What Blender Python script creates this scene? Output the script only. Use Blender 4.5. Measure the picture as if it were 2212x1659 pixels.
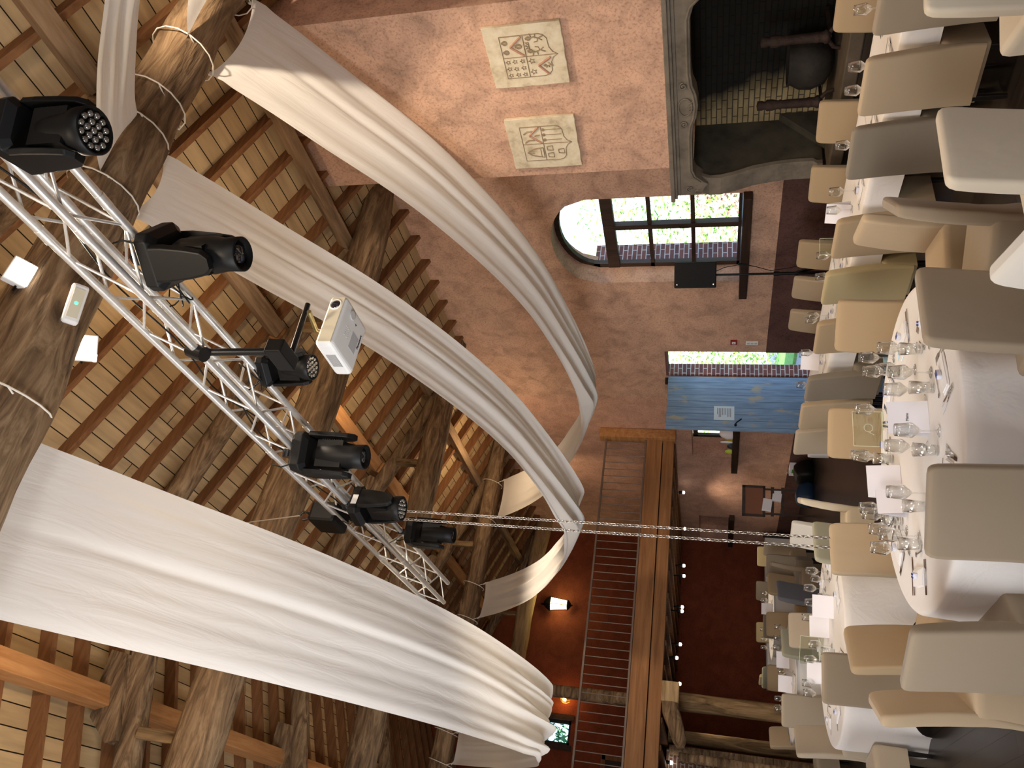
import bpy, math, random
from mathutils import Vector, Matrix, noise
random.seed(7)
for o in list(bpy.data.objects): bpy.data.objects.remove(o)
S = bpy.context.scene
COL = S.collection
R = math.radians
PI = math.pi

# ------------------------------------------------------------------ camera, world, light, exposure
H = 1.92
def cam_axes(yaw, pitch, roll):
    f = Vector((math.sin(yaw)*math.cos(pitch), math.cos(yaw)*math.cos(pitch), math.sin(pitch)))
    r = Vector((math.cos(yaw), -math.sin(yaw), 0)); u = r.cross(f)
    r2 = math.cos(roll)*r + math.sin(roll)*u; u2 = -math.sin(roll)*r + math.cos(roll)*u
    return r2, -u2, f
rr, dd, ff = cam_axes(R(33.161), R(14.946), R(.985))
cd = bpy.data.cameras.new('camera'); cam = bpy.data.objects.new('camera', cd); COL.objects.link(cam)
cd.sensor_width = 36; cd.lens = 1661/2212*36; cd.clip_start = .05; cd.clip_end = 200
M = Matrix((dd, rr, -ff)).transposed().to_4x4(); M.translation = (0, 0, H)   # the phone was held on its side
cam.matrix_world = M
S.camera = cam

W = bpy.data.worlds.new('world'); S.world = W; W.use_nodes = True
nt = W.node_tree; bg = nt.nodes['Background']
sky = nt.nodes.new('ShaderNodeTexSky'); sky.sky_type = 'NISHITA'; sky.sun_disc = False
sky.sun_elevation = R(50); sky.sun_rotation = R(230)
nt.links.new(sky.outputs[0], bg.inputs[0]); bg.inputs[1].default_value = .55

def light(name, kind, loc, power, color, size=.5, size_y=None, target=None, direction=None, spot=None, blend=.5):
    l = bpy.data.lights.new(name, kind); l.energy = power; l.color = color
    if kind == 'AREA':
        l.shape = 'RECTANGLE'; l.size = size; l.size_y = size_y or size
    elif kind != 'SUN': l.shadow_soft_size = size
    if spot: l.spot_size = R(spot); l.spot_blend = blend
    o = bpy.data.objects.new(name, l); COL.objects.link(o); o.location = loc
    if target: direction = Vector(target) - Vector(loc)
    if direction: o.rotation_euler = Vector(direction).to_track_quat('-Z', 'Y').to_euler()
    return o
WARM = (1, .74, .46); WARM2 = (1, .82, .62); DAY = (.93, .96, 1)
sun = light('sun', 'SUN', (0, 0, 20), 11.0, (1, .95, .86), direction=(.62, .35, -.8)); sun.data.angle = R(1)
# added daylight area lamps behind and left of the camera, no windows modelled
light('rear_daylight_fill', 'AREA', (-.2, -4.1, 2.6), 170, DAY, 4.5, 2.2, direction=(.12, 1, .1))
light('left_daylight_fill', 'AREA', (-2.4, 3.6, 2.9), 360, DAY, 3.6, 2.0, direction=(1, .3, .5))
light('left_daylight_fill', 'AREA', (-2.4, 9.5, 2.4), 110, DAY, 2.6, 1.6, direction=(1, .1, .35))
# floodlights fixed on the nearest tie beam
light('floodlight_glow', 'AREA', (2.74, 3.90, 6.42), 30, WARM2, .17, direction=(-.1, .5, -.7))
light('floodlight_glow', 'AREA', (2.93, 3.16, 6.52), 30, WARM2, .17, direction=(0, -.6, -.8))
light('roof_fill_lamp', 'POINT', (4.6, 5.2, 6.9), 34, WARM, .06)  # added point lamps with no fixture, warming the roof boards
light('roof_fill_lamp', 'POINT', (1.0, 5.4, 6.6), 30, WARM, .06)
light('roof_fill_lamp', 'POINT', (5.2, 9.0, 6.9), 24, WARM, .06)
light('roof_fill_lamp', 'POINT', (6.6, 12.9, 6.2), 40, WARM, .05)
light('roof_fill_lamp', 'POINT', (3.6, 1.6, 7.3), 30, WARM, .06)
light('roof_fill_lamp', 'POINT', (1.2, 12.5, 6.4), 10, WARM, .06)
light('overhead_fill_spot', 'SPOT', (4.6, .2, 6.6), 1400, WARM2, .1, target=(7.2, 4.9, 5.7), spot=46, blend=1)  # added spot lamps with no fixture, brightening hood, tables and chairs
light('overhead_fill_spot', 'SPOT', (3.4, 3.9, 6.3), 300, WARM2, .12, target=(3.4, 5.0, .8), spot=88, blend=.8)
light('overhead_fill_spot', 'SPOT', (5.6, 3.9, 6.4), 330, WARM2, .12, target=(5.7, 6.0, .8), spot=80, blend=.8)
light('overhead_fill_spot', 'SPOT', (2.0, 7.5, 6.3), 300, WARM2, .12, target=(2.6, 9.2, .8), spot=84, blend=.8)
light('overhead_fill_spot', 'SPOT', (4.2, 11.3, 6.3), 260, WARM2, .12, target=(4.2, 13.8, .8), spot=80, blend=.8)
light('overhead_fill_spot', 'SPOT', (1.0, 1.2, 5.6), 260, WARM2, .3, target=(5.0, 8.0, 1.8), spot=80, blend=.9)
S.view_settings.view_transform = 'Standard'; S.view_settings.look = 'None'
S.view_settings.exposure = 0.08; S.view_settings.gamma = 1; S.view_settings.use_curve_mapping = False

# ------------------------------------------------------------------ helpers
class MB:
    def __init__(s): s.v = []; s.f = []; s.sm = []
    def add(s, vs, fs, smooth=False):
        n = len(s.v); s.v += [tuple(p) for p in vs]; s.f += [tuple(i+n for i in f) for f in fs]; s.sm += [smooth]*len(fs); return s
    def box(s, a, b, rot=None, c=None):
        (x0, y0, z0), (x1, y1, z1) = a, b
        vs = [Vector(p) for p in ((x0,y0,z0),(x1,y0,z0),(x1,y1,z0),(x0,y1,z0),(x0,y0,z1),(x1,y0,z1),(x1,y1,z1),(x0,y1,z1))]
        if rot is not None:
            c = Vector(c) if c else (Vector(a)+Vector(b))/2
            vs = [c + rot @ (p-c) for p in vs]
        return s.add(vs, [(0,3,2,1),(4,5,6,7),(0,1,5,4),(1,2,6,5),(2,3,7,6),(3,0,4,7)])
    def loops(s, L, cap0=True, cap1=True, smooth=True, close=True):
        n = len(L[0]); vs = [p for l in L for p in l]; fs = []
        for i in range(len(L)-1):
            for j in range(n if close else n-1):
                k = (j+1) % n; fs.append((i*n+j, i*n+k, (i+1)*n+k, (i+1)*n+j))
        s.add(vs, fs, smooth)
        if cap0: s.add(L[0][::-1], [tuple(range(n))])
        if cap1: s.add(L[-1], [tuple(range(n))])
        return s
    def tube(s, pts, r, n=8, cap=True):
        pts = [Vector(p) for p in pts]; rs = r if isinstance(r, (list, tuple)) else [r]*len(pts)
        L = []; ref = None
        for i, p in enumerate(pts):
            t = (pts[min(i+1, len(pts)-1)] - pts[max(i-1, 0)]); t = t.normalized() if t.length > 1e-9 else Vector((0,0,1))
            if ref is None: ref = t.orthogonal().normalized()
            ref = (ref - t*ref.dot(t)); ref = ref.normalized() if ref.length > 1e-6 else t.orthogonal().normalized()
            b = t.cross(ref)
            L.append([p + rs[i]*(math.cos(2*PI*k/n)*ref + math.sin(2*PI*k/n)*b) for k in range(n)])
        return s.loops(L, cap, cap)
    def lathe(s, prof, n=20, c=(0,0,0), ax=None):
        c = Vector(c); L = []
        for r_, z in prof:
            L.append([Vector((r_*math.cos(2*PI*k/n), r_*math.sin(2*PI*k/n), z)) for k in range(n)])
        if ax is not None: L = [[ax @ p for p in l] for l in L]
        return s.loops([[c+p for p in l] for l in L], prof[0][0] > 1e-5, prof[-1][0] > 1e-5)
    def prism(s, poly, d):      # poly: list of 3D points (planar), extruded by vector d
        d = Vector(d); A = [Vector(p) for p in poly]; B = [p+d for p in A]; n = len(A)
        s.add(A+B, [tuple(range(n-1,-1,-1)), tuple(range(n, 2*n))] + [(i, (i+1)%n, n+(i+1)%n, n+i) for i in range(n)]); return s
    def build(s, name, mat, parent=None, bevel=0, sub=0, solid=0):
        me = bpy.data.meshes.new(name); me.from_pydata(s.v, [], s.f)
        me.polygons.foreach_set('use_smooth', s.sm); me.update()
        o = bpy.data.objects.new(name, me); COL.objects.link(o)
        for m in (mat if isinstance(mat, (list, tuple)) else [mat]): me.materials.append(m)
        if parent is not None: o.parent = parent
        if solid:
            md = o.modifiers.new('s', 'SOLIDIFY'); md.thickness = solid; md.offset = 0
        if bevel:
            md = o.modifiers.new('b', 'BEVEL'); md.width = bevel; md.segments = 2; md.limit_method = 'ANGLE'
        if sub:
            md = o.modifiers.new('s', 'SUBSURF'); md.levels = sub; md.render_levels = sub
        return o
def empty(name, loc=(0,0,0), rz=0):
    o = bpy.data.objects.new(name, None); COL.objects.link(o); o.location = loc; o.rotation_euler = (0,0,rz); return o
def tag(o, label=None, cat=None, group=None, kind=None):
    if label: o['label'] = label
    if cat: o['category'] = cat
    if group: o['group'] = group
    if kind: o['kind'] = kind
    return o
def struct(o): o['kind'] = 'structure'; return o
def copy_tree(o, parent=None):
    c = o.copy(); COL.objects.link(c)
    if parent is not None: c.parent = parent
    for ch in list(o.children): copy_tree(ch, c)
    return c

def rrect(cx, cy, d, w, z, r_=.03, n=4):
    r_ = min(r_, d/2*.95, w/2*.95); L = []
    for (sx, sy, a0) in ((1,1,0),(-1,1,90),(-1,-1,180),(1,-1,270)):
        for k in range(n+1):
            a = R(a0+90*k/n); L.append(Vector((cx+sx*(d/2-r_)+r_*math.cos(a), cy+sy*(w/2-r_)+r_*math.sin(a), z)))
    return L
# ------------------------------------------------------------------ materials
def newmat(name):
    m = bpy.data.materials.new(name); m.use_nodes = True; return m, m.node_tree, m.node_tree.nodes['Principled BSDF']
def pm(name, col, rough=.6, metal=0, emit=None, es=0, spec=None, trans=0, ior=None, sheen=0):
    m, t, b = newmat(name)
    b.inputs['Base Color'].default_value = (*col, 1); b.inputs['Roughness'].default_value = rough; b.inputs['Metallic'].default_value = metal
    if emit: b.inputs['Emission Color'].default_value = (*emit, 1); b.inputs['Emission Strength'].default_value = es
    if spec is not None: b.inputs['Specular IOR Level'].default_value = spec
    if trans: b.inputs['Transmission Weight'].default_value = trans
    if ior: b.inputs['IOR'].default_value = ior
    if sheen: b.inputs['Sheen Weight'].default_value = sheen
    return m
def noise_mat(name, cols, scale=(1,1,1), nscale=4, rough=.8, bump=.2, bscale=None, detail=8, contrast=(.3,.7), bdist=.02, gen='Object', dist=0, metal=0, spec=.3):
    m, t, b = newmat(name); N = t.nodes; L = t.links
    tc = N.new('ShaderNodeTexCoord'); mp = N.new('ShaderNodeMapping'); mp.inputs['Scale'].default_value = scale
    L.new(tc.outputs[gen], mp.inputs[0])
    n = N.new('ShaderNodeTexNoise'); n.inputs['Scale'].default_value = nscale; n.inputs['Detail'].default_value = detail; n.inputs['Roughness'].default_value = .62
    n.inputs['Distortion'].default_value = dist
    L.new(mp.outputs[0], n.inputs['Vector'])
    cr = N.new('ShaderNodeValToRGB'); e = cr.color_ramp.elements
    e[0].position = contrast[0]; e[0].color = (*cols[0], 1); e[1].position = contrast[1]; e[1].color = (*cols[-1], 1)
    for i, c in enumerate(cols[1:-1]):
        x = e.new(contrast[0] + (contrast[1]-contrast[0])*(i+1)/(len(cols)-1)); x.color = (*c, 1)
    L.new(n.outputs[0], cr.inputs[0]); L.new(cr.outputs[0], b.inputs['Base Color'])
    b.inputs['Roughness'].default_value = rough; b.inputs['Metallic'].default_value = metal; b.inputs['Specular IOR Level'].default_value = spec
    if bump:
        n2 = N.new('ShaderNodeTexNoise'); n2.inputs['Scale'].default_value = bscale or nscale*3; n2.inputs['Detail'].default_value = 6
        L.new(mp.outputs[0], n2.inputs['Vector'])
        bp = N.new('ShaderNodeBump'); bp.inputs['Strength'].default_value = bump; bp.inputs['Distance'].default_value = bdist
        L.new(n2.outputs[0], bp.inputs['Height']); L.new(bp.outputs[0], b.inputs['Normal'])
    return m
def plaster(name, c, k=.72, worn=None):
    m = noise_mat(name, [tuple(x*k for x in c), c, tuple(min(1, x*1.16) for x in c)], nscale=3.2, rough=.9, bump=.35, bscale=26, detail=12, contrast=(.33,.68), bdist=.012, dist=.6)
    t = m.node_tree; N = t.nodes; L = t.links     # add fine pitting over the large mottling
    b = N['Principled BSDF']; src = b.inputs['Base Color'].links[0].from_socket
    n = N.new('ShaderNodeTexNoise'); n.inputs['Scale'].default_value = 34; n.inputs['Detail'].default_value = 10; n.inputs['Roughness'].default_value = .7
    tc = N.new('ShaderNodeTexCoord'); L.new(tc.outputs['Object'], n.inputs['Vector'])
    cr = N.new('ShaderNodeValToRGB'); cr.color_ramp.elements[0].position = .36; cr.color_ramp.elements[0].color = (.55,.5,.47,1); cr.color_ramp.elements[1].position = .5; cr.color_ramp.elements[1].color = (1,1,1,1)
    L.new(n.outputs[0], cr.inputs[0])
    mx = N.new('ShaderNodeMixRGB'); mx.blend_type = 'MULTIPLY'; mx.inputs[0].default_value = .75
    L.new(src, mx.inputs[1]); L.new(cr.outputs[0], mx.inputs[2]); L.new(mx.outputs[0], b.inputs['Base Color'])
    return m
def brick_mat(name, c1, c2, mortar, w, h, axes='yz', ms=.012, off=.5, bump=.6, rough=.85, grain=None, sep=None, bright=.35):
    m, t, b = newmat(name); N = t.nodes; L = t.links
    tc = N.new('ShaderNodeTexCoord'); sx = N.new('ShaderNodeSeparateXYZ'); cx = N.new('ShaderNodeCombineXYZ')
    L.new(tc.outputs['Object'], sx.inputs[0])
    L.new(sx.outputs['xyz'.index(axes[0])], cx.inputs[0]); L.new(sx.outputs['xyz'.index(axes[1])], cx.inputs[1])
    br = N.new('ShaderNodeTexBrick'); br.inputs['Scale'].default_value = 1; br.inputs['Brick Width'].default_value = w; br.inputs['Row Height'].default_value = h
    br.inputs['Mortar Size'].default_value = ms; br.inputs['Mortar Smooth'].default_value = .15; br.offset = off
    br.inputs['Color1'].default_value = (*c1, 1); br.inputs['Color2'].default_value = (*c2, 1); br.inputs['Mortar'].default_value = (*mortar, 1)
    L.new(cx.outputs[0], br.inputs['Vector'])
    mp = N.new('ShaderNodeMapping'); mp.inputs['Scale'].default_value = grain or (1,1,1); L.new(cx.outputs[0], mp.inputs[0])
    n = N.new('ShaderNodeTexNoise'); n.inputs['Scale'].default_value = 5; n.inputs['Detail'].default_value = 8; L.new(mp.outputs[0], n.inputs['Vector'])
    cr = N.new('ShaderNodeValToRGB'); cr.color_ramp.elements[0].position = .3; cr.color_ramp.elements[0].color = (1-bright,)*3+(1,); cr.color_ramp.elements[1].position = .66; cr.color_ramp.elements[1].color = (1,1,1,1)
    L.new(n.outputs[0], cr.inputs[0])
    mx = N.new('ShaderNodeMixRGB'); mx.blend_type = 'MULTIPLY'; mx.inputs[0].default_value = 1
    L.new(br.outputs['Color'], mx.inputs[1]); L.new(cr.outputs[0], mx.inputs[2]); L.new(mx.outputs[0], b.inputs['Base Color'])
    bp = N.new('ShaderNodeBump'); bp.inputs['Strength'].default_value = bump; bp.inputs['Distance'].default_value = .01; bp.invert = True
    L.new(br.outputs['Fac'], bp.inputs['Height']); L.new(bp.outputs[0], b.inputs['Normal'])
    b.inputs['Roughness'].default_value = rough; b.inputs['Specular IOR Level'].default_value = .25
    return m
def grain_mat(name, c0, c1, axis=0, k=14, stretch=.09, rough=.7, bump=.3, spec=.3):
    sc = [1,1,1]; sc[axis] = stretch
    return noise_mat(name, [c0, tuple((a+b)/2 for a, b in zip(c0, c1)), c1], scale=tuple(sc), nscale=k, rough=rough, bump=bump, bscale=k*2, contrast=(.32,.68), bdist=.006, dist=.8, spec=spec)
def cloth_mat(name, col, transl=0, bump=.25, bs=3, rough=.95, sc=(1,1,1), dist=1.2):
    m, t, b = newmat(name); N = t.nodes; L = t.links
    b.inputs['Base Color'].default_value = (*col, 1); b.inputs['Roughness'].default_value = rough; b.inputs['Sheen Weight'].default_value = .15; b.inputs['Specular IOR Level'].default_value = .15
    tc = N.new('ShaderNodeTexCoord'); mp = N.new('ShaderNodeMapping'); mp.inputs['Scale'].default_value = sc
    n = N.new('ShaderNodeTexNoise'); n.inputs['Scale'].default_value = bs; n.inputs['Detail'].default_value = 3
    n.inputs['Distortion'].default_value = dist
    L.new(tc.outputs['Object'], mp.inputs[0]); L.new(mp.outputs[0], n.inputs['Vector'])
    bp = N.new('ShaderNodeBump'); bp.inputs['Strength'].default_value = bump; bp.inputs['Distance'].default_value = .03
    L.new(n.outputs[0], bp.inputs['Height']); L.new(bp.outputs[0], b.inputs['Normal'])
    if transl:
        tr = N.new('ShaderNodeBsdfTranslucent'); tr.inputs[0].default_value = (*col, 1); mx = N.new('ShaderNodeMixShader'); mx.inputs[0].default_value = transl
        L.new(b.outputs[0], mx.inputs[1]); L.new(tr.outputs[0], mx.inputs[2]); L.new(mx.outputs[0], N['Material Output'].inputs[0])
    return m
PINK = (.60,.37,.255); 
m_pink = plaster('salmon_plaster', PINK)
m_orange = plaster('orange_plaster', (.62,.36,.25), .8)
m_red = plaster('red_plaster', (.215,.05,.02), .8)
m_dado = plaster('plum_dado', (.115,.055,.045), .75)
m_boards = brick_mat('pine_boards', (.62,.44,.235), (.50,.335,.165), (.015,.008,.003), 7.0, .186, 'yx', ms=.006, bump=.5, grain=(.25,2.2,1), bright=.3, rough=.7)
m_raft = grain_mat('larch_rafter', (.15,.062,.022), (.27,.125,.05), 0)
m_purlin = grain_mat('larch_purlin', (.33,.14,.045), (.52,.26,.10), 1)
m_purlin2 = noise_mat('weathered_purlin', [(.10,.06,.03),(.24,.15,.08),(.33,.22,.13)], scale=(1,.12,1), nscale=10, rough=.85, bump=.6, bscale=18, bdist=.015)
m_gbeam = grain_mat('larch_beam', (.20,.085,.03), (.37,.175,.068), 0, 10, .06)
m_log = noise_mat('weathered_oak', [(.06,.036,.019),(.20,.125,.066),(.36,.245,.14)], scale=(.16,1,1), nscale=9, rough=.85, bump=.9, bscale=16, contrast=(.3,.7), bdist=.035, dist=1.6, spec=.2)
m_logz = noise_mat('weathered_oak_post', [(.07,.04,.018),(.24,.15,.07),(.40,.27,.14)], scale=(1,1,.12), nscale=10, rough=.85, bump=.8, bscale=18, contrast=(.3,.7), bdist=.02, dist=1, spec=.2)
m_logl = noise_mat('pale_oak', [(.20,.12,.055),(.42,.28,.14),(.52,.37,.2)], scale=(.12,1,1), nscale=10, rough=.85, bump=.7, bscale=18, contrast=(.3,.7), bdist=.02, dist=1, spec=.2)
m_darkwood = grain_mat('dark_oak', (.02,.01,.006), (.05,.025,.013), 1, 12, .1, .55)
m_floor = brick_mat('dark_floor_boards', (.022,.017,.014), (.030,.023,.019), (.004,.003,.003), 1.2, .16, 'yx', ms=.004, rough=.28, bump=.25, grain=(.3,2,1))
m_stone = noise_mat('grey_limestone', [(.11,.092,.068),(.165,.138,.105),(.20,.17,.13)], nscale=5, rough=.85, bump=.25, bscale=40, bdist=.006)
m_stone2 = noise_mat('soot_grey_render', [(.03,.027,.018),(.06,.052,.036),(.085,.072,.05)], nscale=3, rough=.9, bump=.2, bscale=20, bdist=.01)
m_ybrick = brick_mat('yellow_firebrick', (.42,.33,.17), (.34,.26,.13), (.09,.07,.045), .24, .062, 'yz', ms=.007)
def soot_shade(m):  # black soot ramp that also paints the hearth's deep shade into the bricks
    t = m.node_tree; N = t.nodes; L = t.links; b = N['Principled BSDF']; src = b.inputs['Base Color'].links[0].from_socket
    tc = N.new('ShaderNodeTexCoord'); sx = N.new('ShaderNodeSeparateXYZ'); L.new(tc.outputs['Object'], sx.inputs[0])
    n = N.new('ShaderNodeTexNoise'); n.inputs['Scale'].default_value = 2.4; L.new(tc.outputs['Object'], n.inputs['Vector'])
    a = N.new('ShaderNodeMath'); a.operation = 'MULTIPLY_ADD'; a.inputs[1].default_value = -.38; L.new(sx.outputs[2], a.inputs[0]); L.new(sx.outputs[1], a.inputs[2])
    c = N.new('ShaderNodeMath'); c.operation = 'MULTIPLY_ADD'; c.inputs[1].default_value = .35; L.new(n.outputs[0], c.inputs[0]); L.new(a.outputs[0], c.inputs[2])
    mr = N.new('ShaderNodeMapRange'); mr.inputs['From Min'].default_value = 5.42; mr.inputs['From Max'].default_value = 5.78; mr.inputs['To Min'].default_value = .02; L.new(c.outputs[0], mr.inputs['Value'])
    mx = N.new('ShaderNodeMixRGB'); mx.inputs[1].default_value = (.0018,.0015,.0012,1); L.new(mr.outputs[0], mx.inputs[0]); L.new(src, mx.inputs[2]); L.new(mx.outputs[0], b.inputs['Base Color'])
soot_shade(m_ybrick)
m_rbrick = brick_mat('red_brick_jamb', (.26,.11,.09), (.17,.08,.085), (.62,.60,.58), .21, .075, 'xz', ms=.008)
m_rbrick2 = brick_mat('red_brick_wall', (.19,.085,.05), (.13,.055,.035), (.42,.37,.31), .21, .075, 'xz', ms=.009)
m_blue = brick_mat('blue_painted_planks', (.27,.41,.60), (.24,.37,.56), (.06,.12,.2), 9, .13, 'zx', ms=.003, off=0, grain=(.5,5,1), bright=.3, rough=.55)
def worn(m, col, sc, lo, hi):
    t = m.node_tree; N = t.nodes; L = t.links; b = N['Principled BSDF']; src = b.inputs['Base Color'].links[0].from_socket
    tc = N.new('ShaderNodeTexCoord'); mp = N.new('ShaderNodeMapping'); mp.inputs['Scale'].default_value = sc; L.new(tc.outputs['Object'], mp.inputs[0])
    n = N.new('ShaderNodeTexNoise'); n.inputs['Scale'].default_value = 3; n.inputs['Detail'].default_value = 9; L.new(mp.outputs[0], n.inputs['Vector'])
    mr = N.new('ShaderNodeMapRange'); mr.inputs['From Min'].default_value = lo; mr.inputs['From Max'].default_value = hi; L.new(n.outputs[0], mr.inputs['Value'])
    mx = N.new('ShaderNodeMixRGB'); L.new(mr.outputs[0], mx.inputs[0]); L.new(src, mx.inputs[1]); mx.inputs[2].default_value = (*col,1); L.new(mx.outputs[0], b.inputs['Base Color'])
worn(m_blue, (.42,.40,.32), (1.6,1,.7), .58, .66)
m_frame = grain_mat('brown_window_wood', (.03,.018,.012), (.06,.036,.024), 2, 14, .1, .5)
m_drape = cloth_mat('ivory_drape', (.83,.805,.765), .30, .34, 2.6, sc=(3.2,.55,.55))
m_table = cloth_mat('white_tablecloth', (.84,.80,.76), .05, .28, 5)
m_napkin = cloth_mat('white_napkin', (.88,.86,.85), .03, .1, 9)
TAN = [(.44,.335,.215), (.40,.29,.17), (.47,.385,.28), (.33,.26,.18), (.68,.59,.45), (.37,.35,.25), (.13,.13,.145), (.235,.195,.145), (.42,.335,.18), (.74,.70,.62)]
m_tan = [cloth_mat(f'chair_cover_{n}', c, 0, .28, 4.2, sc=(1,1,.6), dist=.15) for n, c in zip(('beige','sand','oatmeal','taupe','cream','sage','slate','mouse','olive','ivory'), TAN)]
m_black = pm('black_plastic', (.004,.004,.004), .5, spec=.25); m_black2 = pm('satin_black_metal', (.012,.012,.012), .3, .3)
m_leg = pm('black_chair_leg', (.012,.010,.009), .35)
m_alu = noise_mat('brushed_aluminium', [(.70,.69,.66),(.82,.81,.78)], nscale=40, rough=.36, bump=0, metal=.72, spec=.6)
m_steel = pm('cutlery_steel', (.75,.75,.76), .12, 1); m_zinc = pm('zinc_chain', (.62,.60,.56), .3, 1)
m_rail = pm('brown_grey_paint', (.20,.15,.12), .4, .4)
def thin_glass(name, tint, blend, base=.04):
    m, t, b = newmat(name); N = t.nodes; L = t.links
    tr = N.new('ShaderNodeBsdfTransparent'); tr.inputs[0].default_value = (*tint,1); gl = N.new('ShaderNodeBsdfGlossy'); gl.inputs[0].default_value = (1,1,1,1); gl.inputs['Roughness'].default_value = .03
    lw = N.new('ShaderNodeLayerWeight'); lw.inputs[0].default_value = blend; pw = N.new('ShaderNodeMath'); pw.operation = 'POWER'; pw.inputs[1].default_value = 1.5
    ad = N.new('ShaderNodeMath'); ad.operation = 'ADD'; ad.use_clamp = True; ad.inputs[1].default_value = base
    mx = N.new('ShaderNodeMixShader'); L.new(lw.outputs['Facing'], pw.inputs[0]); L.new(pw.outputs[0], ad.inputs[0]); L.new(ad.outputs[0], mx.inputs[0]); L.new(tr.outputs[0], mx.inputs[1]); L.new(gl.outputs[0], mx.inputs[2])
    L.new(mx.outputs[0], N['Material Output'].inputs[0]); return m
m_glass = thin_glass('clear_glass', (.955,.962,.955), .5, .06); m_acry = thin_glass('clear_acrylic', (.90,.93,.88), .1, .05)
m_pane = pm('window_pane', (1,1,1), 0, trans=1, ior=1.02)
m_white = pm('white_plastic', (.82,.81,.78), .4); m_paper = pm('white_card', (.84,.82,.86), .7); m_cream = pm('cream_plastic', (.72,.66,.5), .5)
m_ink = pm('dark_ink', (.03,.03,.035), .6); m_rope = pm('white_cord', (.75,.70,.6), .8)
m_blueink = pm('navy_print', (.03,.05,.26), .5); m_cloudw = pm('sweet_wrapper', (.7,.72,.8), .4)
m_lampw = pm('flood_glass', (1,.95,.85), .3, emit=(1,.93,.78), es=16); m_spotw = pm('spot_bulb', (1,.95,.9), .3, emit=(1,.95,.88), es=14)
m_lant = pm('lantern_glass', (1,.95,.6), .3, emit=(1,.93,.42), es=4.5); m_bulb = pm('filament_bulb', (1,.6,.2), .3, emit=(1,.55,.16), es=14)
m_green = pm('green_led', (.1,1,.4), .3, emit=(.05,1,.45), es=3.5)
m_redp = pm('red_alarm_plastic', (.25,.01,.01), .4); m_lens = pm('lens_glass', (.02,.02,.025), .05, spec=1)
m_led = pm('led_lens', (.25,.23,.2), .08, spec=1, metal=.6)
m_brass = pm('yellow_zinc', (.55,.46,.22), .35, 1)
m_plaq = noise_mat('aged_plaster_relief', [(.42,.34,.22),(.62,.53,.37),(.70,.62,.46)], nscale=7, rough=.9, bump=.4, bscale=30, bdist=.006, contrast=(.3,.65))
m_carve = noise_mat('carved_line', [(.24,.17,.10),(.36,.27,.17)], nscale=9, rough=.9, bump=0); m_chev = noise_mat('red_ochre_relief', [(.40,.20,.13),(.52,.30,.20)], nscale=9, rough=.9, bump=.3)
m_iron = noise_mat('rusty_iron', [(.018,.010,.007),(.045,.024,.016)], nscale=9, rough=.75, bump=.5); m_potm = noise_mat('sooty_cauldron', [(.010,.008,.006),(.028,.023,.017)], nscale=5, rough=.75, bump=.4)
def leaf_mat(name, a, b): return noise_mat(name, [a, b], nscale=1.6, rough=.6, bump=0, contrast=(.4,.6))
m_leaf = leaf_mat('leaf_green', (.16,.42,.05), (.55,.75,.22)); m_leafd = leaf_mat('leaf_dark', (.02,.14,.05), (.10,.3,.14)); m_leafr = leaf_mat('leaf_red', (.30,.10,.10), (.55,.35,.22))
m_gravel = noise_mat('grey_gravel', [(.22,.24,.28),(.5,.53,.58)], nscale=30, rough=.9, bump=.5); m_grass = noise_mat('lawn', [(.1,.3,.06),(.25,.5,.15)], nscale=12, rough=.9, bump=.3)

# ------------------------------------------------------------------ room shell
XL, XR, YB, YF, ZE, XM = -2.6, 8.15, -4.4, 20.0, 6.65, 2.8
SL = .414
def roofz(x): return ZE + (XR-x)*SL if x > XM else ZE + (XR-2*XM+x)*SL
struct(MB().box((XL-.3,YB-.3,-.2),(XR+.6,YF+.3,0)).build('floor', m_floor))
struct(MB().prism([(XR+.75,YB-.3,roofz(XR+.75)),(XM,YB-.3,roofz(XM)),(XL-.3,YB-.3,roofz(XL-.3)),(XL-.3,YB-.3,roofz(XL-.3)+.12),(XM,YB-.3,roofz(XM)+.13),(XR+.75,YB-.3,roofz(XR+.75)+.12)],(0,YF-YB+.6,0)).build('ceiling', m_boards))
TH = .55
# right wall cut around window and doorway (arched head made from strips)
def wall_right():
    mb = MB(); x0, x1 = XR, XR+TH
    yw0, yw1, yd0, yd1 = 7.64, 9.44, 11.33, 12.11; top = ZE+.25
    mb.box((x0,YB,0),(x1,yw0,top)); mb.box((x0,yw1,0),(x1,9.9,top)); x2 = XR+.24; mb.box((x0,9.9,0),(x2,yd0,top)); mb.box((x0,yd1,0),(x2,12.9,top))
    mb.box((x0,yw0,0),(x1,yw1,1.52)); mb.box((x0,yd0,2.84),(x2,yd1,top))
    n = 16; c = (yw0+yw1)/2; a = (yw1-yw0)/2
    arch = lambda y: 3.8 + .615*math.sqrt(max(0, 1-((y-c)/a)**2))
    for i in range(n):
        y0 = yw0+(yw1-yw0)*i/n; y1 = yw0+(yw1-yw0)*(i+1)/n
        mb.prism([(x0,y0,arch(y0)),(x0,y1,arch(y1)),(x0,y1,top),(x0,y0,top)],(TH,0,0))
    return mb
struct(wall_right().build('wall_right', m_pink))
mb = MB(); mb.box((XR,12.9,0),(XR+.24,13.95,ZE+.25)); mb.box((XR,13.95,0),(XR+TH,15.2,1.58)); mb.box((XR,13.95,2.42),(XR+TH,15.2,ZE+.25)); mb.box((XR,15.2,0),(XR+TH,18.35,ZE+.25))
mb.box((XR,18.35,0),(XR+TH,19.8,1.55)); mb.box((XR,18.35,2.3),(XR+TH,19.8,ZE+.25)); mb.box((XR,19.8,0),(XR+TH,YF+.3,ZE+.25)); mb.box((XR+.4,18.35,1.5),(XR+TH,19.8,2.35))
struct(mb.build('wall_side', m_orange))
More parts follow.
